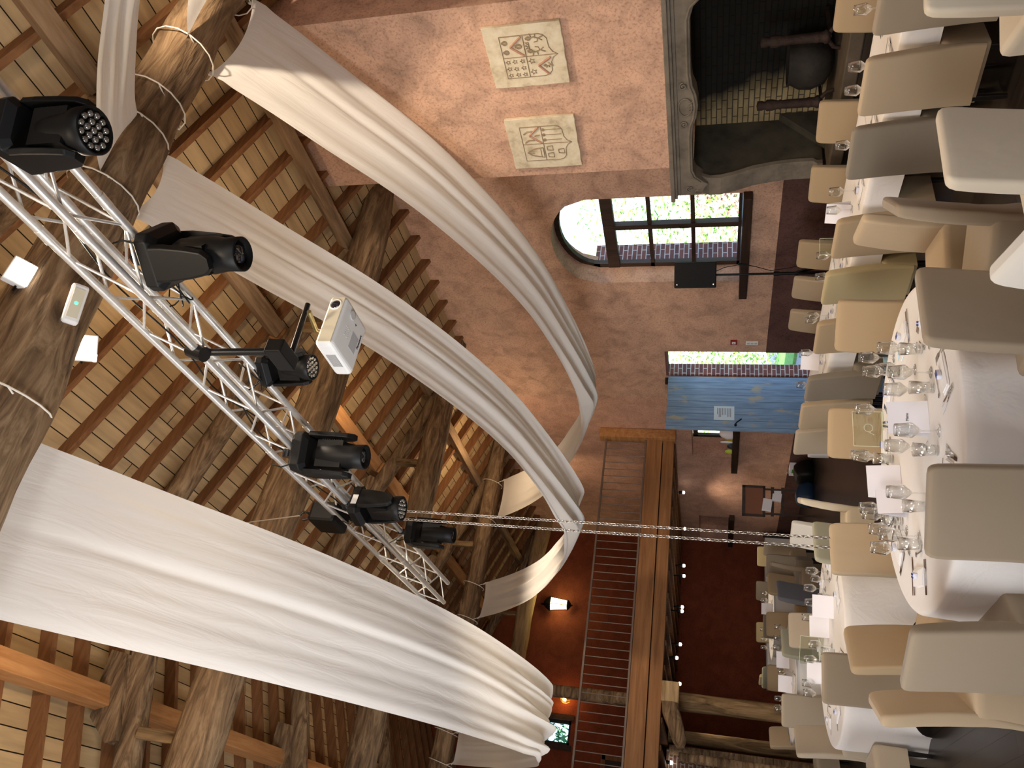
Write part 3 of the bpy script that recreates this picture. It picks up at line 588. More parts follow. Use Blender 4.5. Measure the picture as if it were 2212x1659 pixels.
# ------------------------------------------------------------------ drapes
YP = [3.68,3.9,4.2,4.6,5.0,5.4,5.8,6.2,6.7,7.2,7.7,8.2,8.7,9.1,9.5,10.0,10.5,11.0,11.5,12.0,12.5,13.0,13.5,14.0,14.4]
ZP = [6.62,6.40,6.13,5.80,5.43,5.10,4.83,4.58,4.31,4.10,3.96,3.85,3.78,3.755,3.78,3.87,4.0,4.17,4.38,4.58,4.82,5.12,5.48,5.90,6.30]
def lerp(X, Y, x):
    if x <= X[0]: return Y[0]
    for i in range(len(X)-1):
        if x <= X[i+1]: t = (x-X[i])/(X[i+1]-X[i]); t2 = t; return Y[i]+(Y[i+1]-Y[i])*t2
    return Y[-1]
def smooth_curve(X, Y, n):
    out = []
    for k in range(n):
        x = X[0]+(X[-1]-X[0])*k/(n-1); out.append((x, sum(lerp(X, Y, min(max(x+d,X[0]),X[-1]))*w for d, w in ((-.18,.25),(0,.5),(.18,.25)))))
    out[0] = (X[0],Y[0]); out[-1] = (X[-1],Y[-1]); return out
def drape(xl0, xr0, xlp, xrp, xl1, xr1, ds, de, lab, seed, pinch=1.0, zfun=None, ypath=None, depth=.06, cc=.08):
    curve = ypath or smooth_curve(YP, ZP, 130); n = len(curve); m = 64; V_ = []
    y0, yN = curve[0][0], curve[-1][0]
    for i, (y, z) in enumerate(curve):
        t = (y-3.68)/(9.1-3.68) if y < 9.1 else 1+(y-9.1)/(14.4-9.1)
        if t <= 1: xl = xl0+(xlp-xl0)*t; xr = xr0+(xrp-xr0)*t
        else: xl = xlp+(xl1-xlp)*(t-1); xr = xrp+(xr1-xrp)*(t-1)
        pk = math.exp(-((y-9.15)/.9)**2)*pinch; pk2 = math.exp(-((y-9.15)/.28)**2)*pinch; edge = min(1, (y-y0)/1.1 if y-y0 < (yN-y) else (yN-y)/1.1)
        c = (xl+xr)/2; w = (xr-xl)*(1-.06*pk2)
        for j in range(m+1):
            s = j/m; q = 2*s-1
            ca = .10*q*q*0 - depth*(1-q*q)*(1-.6*edge)       # slight trough across
            seam = .028*math.exp(-((s-.52-.02*math.sin(y+seed))/.03)**2) - .02*math.exp(-((s-.60)/.05)**2)
            f1 = .020*math.sin(s*11+seed+.5*y) + .012*math.sin(s*23+seed*2+.3*y)
            fold = (.012+.075*pk)*math.sin(s*2*PI*3.5+seed+.25*math.sin(y*1.3)) + (.004+.04*pk)*math.sin(s*2*PI*8+seed*1.7)
            conc = ((1-(2*abs(q)-1)**2) if False else (1-q*q))*cc*(1-edge)**2
            yy = y + (conc if i < n/2 else -conc)
            x = xl+(xr-xl)*s + .03*math.sin(s*19+seed)*pk
            zz = z + ca + edge*(f1+fold+seam) - .05*pk2*abs(math.sin(s*2*PI*2.5+seed))
            V_.append((c+(x-c)*w/(xr-xl), yy, zz))
    F = [(i*(m+1)+j, i*(m+1)+j+1, (i+1)*(m+1)+j+1, (i+1)*(m+1)+j) for i in range(n-1) for j in range(m)]
    mb = MB().add(V_, F, True)
    o = mb.build('ceiling_drape', m_drape); return tag(o, lab, 'drape', 'white ceiling drapes')
drape(.80,1.97,1.05,1.87,1.40,1.95,0,0,'widest white drape swag, nearest the left roof slope',1.0,.75,cc=.16)
drape(4.0,4.75,3.70,4.33,3.99,4.70,0,0,'middle white drape swag passing behind the projector',2.2)
drape(5.85,7.11,5.60,6.23,6.06,6.97,0,0,'white drape swag closest to the fireplace wall',3.1)
def nearpath():
    Y = [-.1,.4,.9,1.4,1.9,2.36,2.89,3.24,3.32]; Z = [4.35,4.5,4.75,5.07,5.5,5.93,6.34,6.6,6.64]
    return smooth_curve(Y, Z, 60)
drape(4.05,4.75,4.05,4.75,4.05,4.75,0,0,'narrow white drape tied to the camera side of the nearest beam',4.0,0,ypath=nearpath())
drape(5.85,7.05,5.85,7.05,5.85,7.05,0,0,'white drape end tied beside the fireplace side end of the nearest beam',5.0,0,ypath=nearpath())
def ring_tie(x, y, z, r_, lab, tail):
    mb = MB(); pts = [(x+.05*math.sin(a*PI/8), y+r_*math.cos(a*PI/8), z+r_*1.03*math.sin(a*PI/8)) for a in range(17)]
    mb.tube(pts, .0075, 5); mb.tube([pts[10], tail], .007, 5); mb.tube([(tail[0]-.02,tail[1]-.01,tail[2]+.01),(tail[0],tail[1]+.02,tail[2]),(tail[0]+.02,tail[1],tail[2]-.015)], .012, 6)
    return tag(mb.build('tie_cord', m_rope), lab, 'cord', 'cords tying the drapes to the beams')
for x, z, tx in ((7.0,6.80,7.05),(5.9,6.80,5.88),(4.8,6.79,4.74),(4.05,6.73,4.02),(2.1,6.47,1.96),(5.2,6.8,5.1)):
    ring_tie(x, 3.49, z, .29, f"white cord looped round the nearest beam at the {'hearth end' if x>6.5 else 'right drape left corner' if x>5.5 else 'bare middle stretch' if x>5 else 'middle drape right corner' if x>4.5 else 'middle drape left corner' if x>3 else 'left drape corner'}", (tx,3.69,z-.17))
for x, lab in ((6.95,'right drape right corner'),(6.1,'right drape left corner'),(4.68,'middle drape right corner'),(4.0,'middle drape left corner'),(1.93,'left drape right corner'),(1.42,'left drape left corner')):
    ring_tie(x, 14.62, 6.6, .215, 'white cord looped round the gallery tie beam at the '+lab, (x,14.42,6.32))

# ------------------------------------------------------------------ lighting truss
A = .12; ZT = 1.92+3.26
tr = empty('lighting_truss', (0,0,ZT)); tag(tr, 'long silver aluminium box truss carrying the stage lights', 'truss')
tx = lambda y: 2.49+.031*(y-2.2)
y0, y1 = .5, 8.78
ch = []
for sx, sz, nm in ((-1,-1,'chord'),(1,-1,'chord'),(-1,1,'chord'),(1,1,'chord')):
    ys = y0 if sz < 0 else y0
    MB().tube([(tx(y0)+sx*A,y0,sz*A),(tx(y1)+sx*A,y1,sz*A)], .0255, 16).build(nm, m_alu, tr)
    for y in (2.3,4.8,7.3): MB().tube([(tx(y)+sx*A,y-.045,sz*A),(tx(y)+sx*A,y+.045,sz*A)], .029, 16).build('coupler', m_alu, tr)
nb = 25; st = (y1-y0)/nb
for i in range(nb):
    ya, yb = y0+st*i, y0+st*(i+1); xa, xb = tx(ya), tx(yb); s = 1 if i%2 else -1
    MB().tube([(xa-s*A,ya,-A),(xb+s*A,yb,-A)], .0085, 8).build('diagonal_brace', m_alu, tr)
    MB().tube([(xa-s*A,ya,A),(xb+s*A,yb,A)], .0085, 8).build('diagonal_brace', m_alu, tr)
    MB().tube([(xa-A,ya,-s*A),(xb-A,yb,s*A)], .0085, 8).build('diagonal_brace', m_alu, tr)
    if i % 1 == 0 and i < 24: MB().tube([(xa+A,ya,s*A),(xb+A,yb,-s*A)], .0085, 8).build('diagonal_brace', m_alu, tr)
# coax and power cables along the truss
mb = MB(); rd = random.Random(5)
pts = [(tx(y)+.03*math.sin(y*3), y, ZT+A+.02+.05*math.sin(y*5)) for y in [y0+.15*i for i in range(55)]]
mb.tube(pts, .006, 5); pts = [(tx(y)-.05+.05*math.sin(y*2.3+1), y, ZT+.02+.06*math.sin(y*4+2)) for y in [y0+.15*i for i in range(55)]]; mb.tube(pts, .006, 5)
tag(mb.build('truss_cable', m_black), 'black cables running inside the lighting truss', 'cable')
for dy, loops_ in ((3.0,3),(4.0,3),(6.0,3)):
    mb = MB()
    for q in range(loops_): mb.tube([(tx(dy)+.11+.05*math.cos(a*.45+q),dy+.12*math.sin(a*.45+q)+.03*q,ZT-.05-.11*math.sin(a*.3)) for a in range(15)], .005, 5)
    tag(mb.build('cable_loop', m_black), {3.0:'black cable loops near the large spot head over the middle drape',4.0:'black cable loops where the projector pole meets the truss',6.0:'black cable loops next to the wash light near the chain'}[dy], 'cable')
def moving_head(loc, rz, kind, lab, sc_=.84):
    r_ = empty('moving_head_light', loc, rz); r_.scale = (sc_,)*3; tag(r_, lab, 'stage light', 'moving head lights on the truss')
    b = MB().loops([[Vector((x*s,y*s2,z)) for x, y in ((-.17,-.12),(-.13,-.16),(.13,-.16),(.17,-.12),(.17,.12),(.13,.16),(-.13,.16),(-.17,.12))] for s, s2, z in ((.8,.8,0),(1,1,-.03),(1,1,-.10),(.75,.75,-.14))], smooth=False); b.build('base', m_black, r_, bevel=.006)
    mb = MB(); mb.box((-.03,-.03,.0),(.03,.03,.07)); mb.tube([(0,-.03,.10),(0,.03,.10)], .042, 12); mb.build('clamp', m_black2, r_)
    pn = MB().box((.171,-.10,-.09),(.176,.06,-.03)).build('display_panel', m_black2, r_); MB().box((.177,-.04,-.075),(.179,.02,-.045)).build('screen', pm('grey_screen',(.3,.32,.33),.2) if 'grey_screen' not in bpy.data.materials else bpy.data.materials['grey_screen'], pn)
    MB().box((-.08,-.163,-.10),(.03,-.161,-.04)).build('sticker', m_white, r_)
    for s in (-1,1):
        L = [[Vector((x,s*y,z)) for x, y in ((-.07*w,.135),(.07*w,.135),(.06*w,.175),(-.06*w,.175))] for w, z in ((1.6,-.12),(1.6,-.2),(1.35,-.34),(1.05,-.44),(.5,-.48))]
        MB().loops(L, smooth=False).build('yoke_arm', m_black, r_, bevel=.008)
    hd = empty('head', (0,0,-.34)); hd.parent = r_
    if kind == 'wash': pf = [(.0,.14),(.07,.14),(.09,.10),(.10,.02),(.105,-.06),(.125,-.12),(.128,-.20),(.118,-.205),(.112,-.185),(.0,-.18)]
    else: pf = [(.0,.17),(.08,.17),(.10,.13),(.105,.02),(.11,-.06),(.095,-.15),(.098,-.25),(.088,-.255),(.08,-.22),(.0,-.21)]
    MB().lathe(pf, 28).build('housing', m_black, hd)
    mb = MB()
    for q in range(9): mb.box((-.075,-.118,.10-.02*q),(.075,-.105,.108-.02*q)); 
    mb.box((-.085,-.108,-.08),(.085,.108,.14)); mb.build('fins', m_black, hd)
    if kind == 'wash':
        lp = [(0,0)]+[(.045*math.cos(a*PI/3),.045*math.sin(a*PI/3)) for a in range(6)]+[(.088*math.cos(a*PI/6),.088*math.sin(a*PI/6)) for a in range(12)]
        for px, py in lp: MB().lathe([(0,-.206),(.012,-.203),(.018,-.195),(.019,-.18)],10,(px,py,0)).build('led_lens', m_led, hd)
    else: MB().lathe([(0,-.243),(.04,-.238),(.06,-.228),(.068,-.21)],24).build('front_lens', m_lens, hd)
    tb = MB().tube([(-.1,.1,-.02),(-.14,.14,.05),(-.12,.12,.14)],.006,5); tb.build('power_lead', m_black, r_)
    return r_
moving_head((2.40,1.72,4.99), R(70), 'wash', 'nearest black LED wash head at the top left of the photo', .82)
moving_head((2.60,2.72,5.03), R(120), 'spot', 'large black spot head above the middle drape', .98)
moving_head((2.74,4.02,5.06), R(30), 'wash', 'black head partly hidden by the projector pole', .72)
moving_head((2.42,4.74,5.02), R(75), 'spot', 'black spot head with a white sticker in the middle of the truss', .95)
moving_head((2.46,5.76,4.98), R(10), 'wash', 'black LED wash head beside the hanging chains')
moving_head((2.76,7.06,4.98), R(80), 'spot', 'farthest black spot head near the end of the truss')
# chain hoist and chains
ho = empty('chain_hoist', (2.50,6.17,5.0)); tag(ho, 'black chain hoist motor in the truss with hook above', 'hoist')
MB().box((-.1,-.16,.28),(.1,.16,.55)).build('motor_body', m_black, ho, bevel=.03); MB().lathe([(.09,0),(.11,.05),(.1,.2),(.0,.21)],14,(.12,.1,.05)).build('chain_bucket', m_black, ho)
mb = MB(); mb.tube([(0,0,.55),(0,0,.62)],.015,8); mb.tube([(.04*math.sin(a*.5),0,.67+.05*math.cos(a*.5)) for a in range(11)],.012,8); mb.build('hook', m_black2, ho); MB().tube([(0,0,.72),(-.02,.2,1.35),(-.03,.35,1.7)],.006,6).build('steel_cable', m_alu, ho)
def chain(x, y, z0, z1, lab):
    base = MB(); L = .042; w = .0115
    n = int((z0-z1)/(L*.78)); mb = MB()
    for i in range(n):
        z = z0-i*L*.78; a = (i%2)*PI/2+.4; pts = []
        for q in range(9):
            t = q*2*PI/8; pts.append((x+w*math.cos(t)*math.cos(a), y+w*math.cos(t)*math.sin(a), z+L/2*(abs(math.sin(t))**.7)*(1 if math.sin(t)>=0 else -1)))
        mb.tube(pts, .0042, 4, False)
    return tag(mb.build('hanging_chain', m_zinc), lab, 'chain', 'chains hanging from the hoist')
chain(2.613,6.17,4.95,1.0,'zinc chain hanging from the truss, the one nearer the window wall'); chain(2.545,6.20,4.95,1.0,'zinc chain hanging from the truss, left of its twin')
# projector on its pole
pj = empty('projector', (2.72,3.72,4.39)); tag(pj, 'white ceiling projector hanging upside down below the truss', 'projector')
bd = MB().box((0,0,0),(.42,.38,.135)).build('body', m_white, pj); md = bd.modifiers.new('b','BEVEL'); md.width = .035; md.segments = 4; md.limit_method = 'ANGLE'
fr = MB().box((.02,-.006,.012),(.40,.004,.108)).build('front_face', m_cream, pj, bevel=.004)  # cream colour stands in for warm light on the white casing
ax = Matrix.Rotation(R(90),3,'X')
MB().lathe([(.046,-.004),(.045,.012),(.036,.012),(.034,.0)],24,(.335,0,.066),ax).build('lens_ring', m_white, pj); MB().lathe([(.035,.004),(.031,.010),(.018,.014),(0,.015)],24,(.335,0,.066),ax).build('lens', m_lens, pj)
mb = MB()
for i in range(12):
    for j in range(8): mb.box((-.002,.12+i*.012,.025+j*.009),(-.0005,.129+i*.012,.031+j*.009))
mb.build('vent_grille', pm('vent_grey',(.35,.34,.32),.6), pj)
mb = MB()
for i in range(5):
    for j in range(5): mb.box((.16+i*.017+.006*(j%2),.10+j*.014,-.0015),(.169+i*.017+.006*(j%2),.109+j*.014,.0))
mb.lathe([(.034,-.004),(.038,-.006),(.030,-.006)],20,(.345,.13,0)); mb.build('foot_and_vents', pm('off_white',(.62,.62,.6),.5), pj)
mb = MB()
for j, (a, b) in enumerate(((.10,.16),(.17,.22))): mb.box((a+.03,.20,-.0015),(b+.04,.30,0))
mb.build('rating_label', pm('label_grey',(.48,.48,.48),.6), pj)
def text(s, size, mat, parent, mw, name='lettering', ext=.001):
    cu = bpy.data.curves.new(name,'FONT'); cu.body = s; cu.size = size; cu.extrude = ext; cu.align_x = 'LEFT'; cu.align_y = 'CENTER'; cu.materials.append(mat)
    me = bpy.data.meshes.new_from_object(bpy.data.objects.new('t', cu)); o = bpy.data.objects.new(name, me); COL.objects.link(o); o.parent = parent; o.matrix_local = mw
    if not me.materials: me.materials.append(mat)
    return o
text('Panasonic', .031, m_ink, pj, Matrix(((1,0,0,.19),(0,-1,0,.318),(0,0,-1,-.002),(0,0,0,1))))
text('4', .03, m_ink, pj, Matrix(((1,0,0,.31),(0,-1,0,.21),(0,0,-1,-.002),(0,0,0,1))))
br = empty('projector_mount', (0,0,0)); tag(br, 'black pole and crossbar joining projector and truss', 'bracket')
MB().tube([(2.42,3.40,5.06),(2.5,3.5,4.62)], .024, 12).build('pole', m_black2, br); MB().tube([(2.50,3.62,4.58),(2.98,3.62,4.60)], .019, 12).build('crossbar', m_black2, br)
MB().tube([(2.86,3.55,4.52),(2.86,3.75,4.56),(2.9,3.85,4.52)], .016, 8).build('joint', m_brass, br); MB().box((2.46,3.44,4.54),(2.56,3.66,4.66)).build('block', m_black, br, bevel=.01); MB().lathe([(.09,0),(.09,.02),(.03,.04),(.03,.1)],20,(2.92,3.9,4.51)).build('ceiling_disc', m_alu, br)
MB().tube([(2.38,3.37,5.0),(2.42,3.37,5.12)], .05, 10).build('clamp', m_black2, br)
# flood lights and emergency lamp on nearest beam
for loc, rx, lab in (((2.95,3.22,6.62),(0,-.55,-.83),'bright square floodlight on the camera side of the nearest beam'),((2.76,3.83,6.50),(-.35,-.62,-.7),'bright square floodlight beyond the nearest beam')):
    r_ = empty('floodlight', loc); tag(r_, lab, 'lamp', 'floodlights on the nearest beam'); r_.rotation_euler = Vector(rx).to_track_quat('-Z','Y').to_euler()
    MB().box((-.1,-.1,-.02),(.1,.1,.04)).build('housing', m_white, r_, bevel=.008); MB().box((-.085,-.085,-.026),(.085,.085,-.019)).build('front_glass', m_lampw, r_)
    MB().tube([(-.11,0,0),(-.11,0,.12),(.11,0,.12),(.11,0,0)],.008,6).build('stirrup', m_black, r_)
em = empty('emergency_light', (2.84,3.42,6.28)); tag(em, 'white emergency light with green LED on the nearest beam', 'lamp'); em.rotation_euler = Vector((-.12,-.55,-.83)).to_track_quat('-Z','Y').to_euler()
MB().box((-.15,-.055,-.03),(.15,.055,.03)).build('housing', m_white, em, bevel=.02); MB().box((-.11,-.035,-.034),(.11,.035,-.029)).build('diffuser', m_cream, em); MB().lathe([(0,-.039),(.011,-.037),(.013,-.03)],14).build('green_indicator', m_green, em)

# ------------------------------------------------------------------ wall things
sp = empty('loudspeaker', (7.8,8.9,1.96)); tag(sp, 'black loudspeaker on a stand beside the arched window', 'loudspeaker'); sp.rotation_euler = (0,0,R(50))
MB().box((-.15,-.19,0),(.15,.19,.6)).build('cabinet', m_black, sp, bevel=.015); MB().box((-.158,-.175,.02),(-.149,.175,.58)).build('grille', noise_mat('speaker_mesh',[(.008,.008,.008),(.02,.02,.02)],nscale=120,bump=.4), sp)
for z in (.04,.56): MB().lathe([(0,-.012),(.008,-.01),(.01,0)],10,(-.16,.14,z),Matrix.Rotation(R(-90),3,'Y')).build('screw', m_steel, sp)
ss = empty('speaker_stand', (7.8,8.9,0)); tag(ss, 'black tripod stand under the loudspeaker', 'stand')
MB().tube([(0,0,.5),(0,0,1.97)],.017,10).build('pole', m_black, ss); MB().tube([(0,0,.45),(0,0,1.15)],.024,10).build('lower_tube', m_black, ss); MB().tube([(0,0,1.08),(0,0,1.16)],.034,10).build('collar', m_black, ss)
for q in range(3): MB().tube([(0,0,.9),(.45*math.cos(q*2.1+.5),.45*math.sin(q*2.1+.5),.02)],.012,8).build('leg', m_black, ss)
tag(MB().tube([(7.74,8.78,2.0),(7.76,8.7,1.85),(7.8,8.68,1.6),(7.82,8.76,1.42),(7.84,8.88,1.2),(7.85,8.84,.95),(7.86,8.74,.6),(7.9,8.7,.05)],.006,6).tube([(7.8,8.68,1.66),(7.805,8.70,1.56)],.016,8).build('speaker_cable', m_black), 'thin black cable hanging from the loudspeaker', 'cable')
al = empty('fire_alarm_button', (XR-.03,11.03,1.66)); tag(al, 'red fire alarm call point on the wall by the doorway', 'alarm')
MB().box((0,-.055,-.055),(.029,.055,.055)).build('case', m_redp, al, bevel=.005); MB().box((-.003,-.03,-.03),(.0,.03,.03)).build('glass_plate', m_white, al); MB().lathe([(0,-.003),(.009,-.002),(.01,0)],12,(-.004,0,0),Matrix.Rotation(R(-90),3,'Y')).build('button_mark', m_ink, al)
sw = empty('light_switch_panel', (XR-.025,11.05,1.36)); tag(sw, 'white row of light switches below the fire alarm button', 'switch')
MB().box((0,-.045,-.10),(.024,.045,.10)).build('plate', m_white, sw, bevel=.004)
for z in (-.06,0,.06): MB().box((-.004,-.015,z-.02),(.0,.015,z+.02)).build('rocker', pm('rocker_grey',(.45,.44,.42),.5) if 'rocker_grey' not in bpy.data.materials else bpy.data.materials['rocker_grey'], sw)
# framed chalkboard easel leaning near the far right corner, with folders
ez = empty('display_rack', (7.2,15.3,0), R(-25)); tag(ez, 'dark wooden rack with sloping board leaning near the side wall', 'rack')
mb = MB(); mb.box((-.32,-.02,1.32),(.32,.02,1.38)); mb.box((-.32,-.02,.92),(.32,.02,.97)); mb.box((-.32,-.02,.92),(-.27,.02,1.38)); mb.box((.27,-.02,.92),(.32,.02,1.38)); mb.build('frame', m_darkwood, ez)
MB().box((-.27,-.005,.97),(.27,.01,1.32)).build('board', pm('rust_board',(.20,.07,.03),.7), ez)
for x in (-.25,.25): MB().box((x-.02,-.02,0),(x+.02,.02,.95)).build('leg', m_darkwood, ez)
for z in (.55,.75): MB().box((-.3,-.03,z),(.3,.03,z+.06)).build('shelf', m_darkwood, ez)
for k_, (x, z, c) in enumerate(((-.1,.82,'striped'),(.12,.62,'folded'))):
    o = MB().box((7.2+x-.14,15.2,z-.02),(7.2+x+.12,15.26,z+.16), Matrix.Rotation(R(8),3,'Y')).build('folder', m_paper, bevel=.004); tag(o, f'pale {c} folder of leaflets on the dark rack', 'folder')
bag = empty('shopping_bag', (8.0,15.35,0)); tag(bag, 'green and white paper carrier bag by the side wall', 'bag'); MB().loops([[Vector((x*s,y*s,z)) for x, y in ((-.08,-.15),(.08,-.15),(.08,.15),(-.08,.15))] for s, z in ((.9,0),(1,.1),(1,.42))], smooth=False).build('bag_body', m_paper, bag); MB().box((-.083,-.14,.08),(-.081,.02,.38)).build('green_panel', pm('green_print',(.07,.25,.03),.6), bag); MB().tube([(-.08,-.05,.42),(-.1,0,.5),(-.08,.05,.42)],.004,5).build('handle', m_rope, bag)
def sack(loc, s, mt, lab, seed):
    L = []
    for z, k_ in ((0,.9),(.06,1),(.3,1.03),(.6,.97),(.85,.8),(.95,.55),(1,.2)):
        l = rrect(loc[0], loc[1], 2*s[0]*k_, 2*s[1]*k_, s[2]*z, .07, 3)
        for v in l:
            n_ = noise.noise_vector(Vector((v.x*5, v.y*5, z*3+seed))); v += Vector((n_.x*.05, n_.y*.05, n_.z*.05 if z > .5 else 0))
        L.append(l)
    return tag(MB().loops(L).build('sports_bag', mt), lab, 'bag')
sack((7.75,15.0,0),(.2,.26,.36), m_black, 'black bag on the floor beside the carrier bag', 1); sack((7.35,15.2,0),(.2,.24,.34), pm('blue_nylon',(.004,.022,.06),.6), 'dark blue bag with small white tag on the floor', 2)
# objects on the sill under the gallery
for j, (y, h_, c, lab, r0) in enumerate(((14.12,.26,m_paper,'white crumpled paper bag on the side window sill',.12),(14.32,.16,pm('yellow_cloth',(.6,.4,.02),.7),'yellow cloth bundle on the side window sill',.06),(14.5,.24,m_white,'thin white bottle on the side window sill',.02),(14.66,.1,m_ink,'small dark box on the side window sill',.05),(14.9,.14,pm('yellow_green',(.55,.6,.05),.6),'yellow green pot on the side window sill',.05))):
    o = MB().lathe([(r0,0),(r0*1.1,h_*.4),(r0*.7,h_*.85),(r0*.3,h_),(0,h_)],10,(8.12,y,1.60)).build(('paper_bag','cloth_bundle','bottle','small_box','pot')[j], c); tag(o, lab, ('bag','cloth','bottle','box','pot')[j])
tag(MB().box((4.4,19.0,0),(8.0,19.5,.70)).build('sideboard', m_napkin), 'long low white sideboard along the far red wall', 'sideboard')
tag(MB().box((7.95,18.9,.0),(8.05,19.0,.75)).build('menu_stick', m_darkwood), 'short dark stake beside the sideboard', 'stake')

# ------------------------------------------------------------------ chairs
def make_chair():
    r_ = empty('dining_chair')
    st = [(.23,-.005,.045,.46),(.32,.0,.05,.46),(.44,.005,.07,.455),(.50,.005,.085,.45),(.62,-.005,.088,.445),(.75,-.022,.085,.445),(.87,-.042,.080,.445),(.925,-.051,.076,.442),(.952,-.056,.070,.43),(.966,-.058,.058,.41),(.972,-.059,.035,.37)]
    L = []
    for z, xc, d, w in st:
        l = rrect(xc, 0, d, w, z, .022)
        for v in l:
            v.x += .006*noise.noise(Vector((v.y*6, z*5, 1.3))) + .012*(1-(v.y/.22)**2)*(-.5 if z > .5 else 0); 
        L.append(l)
    MB().loops(L).build('backrest_cover', m_tan[0], r_)
    L = []
    for z, x0_, x1_, w, rd in ((.20,.0,.455,.45,.02),(.34,.0,.46,.452,.02),(.44,.0,.465,.455,.025),(.475,.0,.46,.45,.03),(.488,.01,.445,.43,.03),(.494,.03,.41,.38,.03)):
        l = rrect((x0_+x1_)/2, 0, x1_-x0_, w, z, rd)
        for v in l: v.x += .006*noise.noise(Vector((v.x*5, v.y*7, z*9))); v.y += .007*noise.noise(Vector((v.x*7, v.y*5, z*6+3)))
        L.append(l)
    MB().loops(L).build('seat_cover', m_tan[0], r_)
    for x, y in ((.42,-.19),(.42,.19),(.02,-.19),(.02,.19)):
        MB().loops([rrect(x,y,.03,.03,0,.004,1), rrect(x,y,.042,.042,.32,.004,1)], smooth=False).build('leg', m_leg, r_)
    return r_
chair0 = make_chair(); cused = [False]; cmesh = {}
for ci in range(1, len(m_tan)):
    cmesh[ci] = {}
    for ch_ in chair0.children:
        if 'cover' in ch_.name:
            me = ch_.data.copy(); me.materials[0] = m_tan[ci]; cmesh[ci][ch_.name.split('.')[0]] = me
def place_chair(x, y, face, ci, label, group):
    """x, y: middle of the top edge of the back; face: heading in degrees"""
    if not cused[0]: r_ = chair0; cused[0] = True
    else: r_ = copy_tree(chair0)
    a = R(face); r_.location = (x+.055*math.cos(a), y+.055*math.sin(a), 0); r_.rotation_euler = (0,0,a)
    if r_ is not chair0:
        for ch_ in r_.children:
            nm = ch_.name.split('.')[0]
            if nm in ('backrest_cover','seat_cover'): ch_.data = cmesh[ci][nm] if ci else bpy.data.objects[nm].data
    tag(r_, label, 'chair', group); return r_
GA, GR, GB, GD, GE = 'chairs round the near round table', 'chairs along the long table', 'chairs round the second round table', 'chairs round the third round table', 'chairs at the far tables'
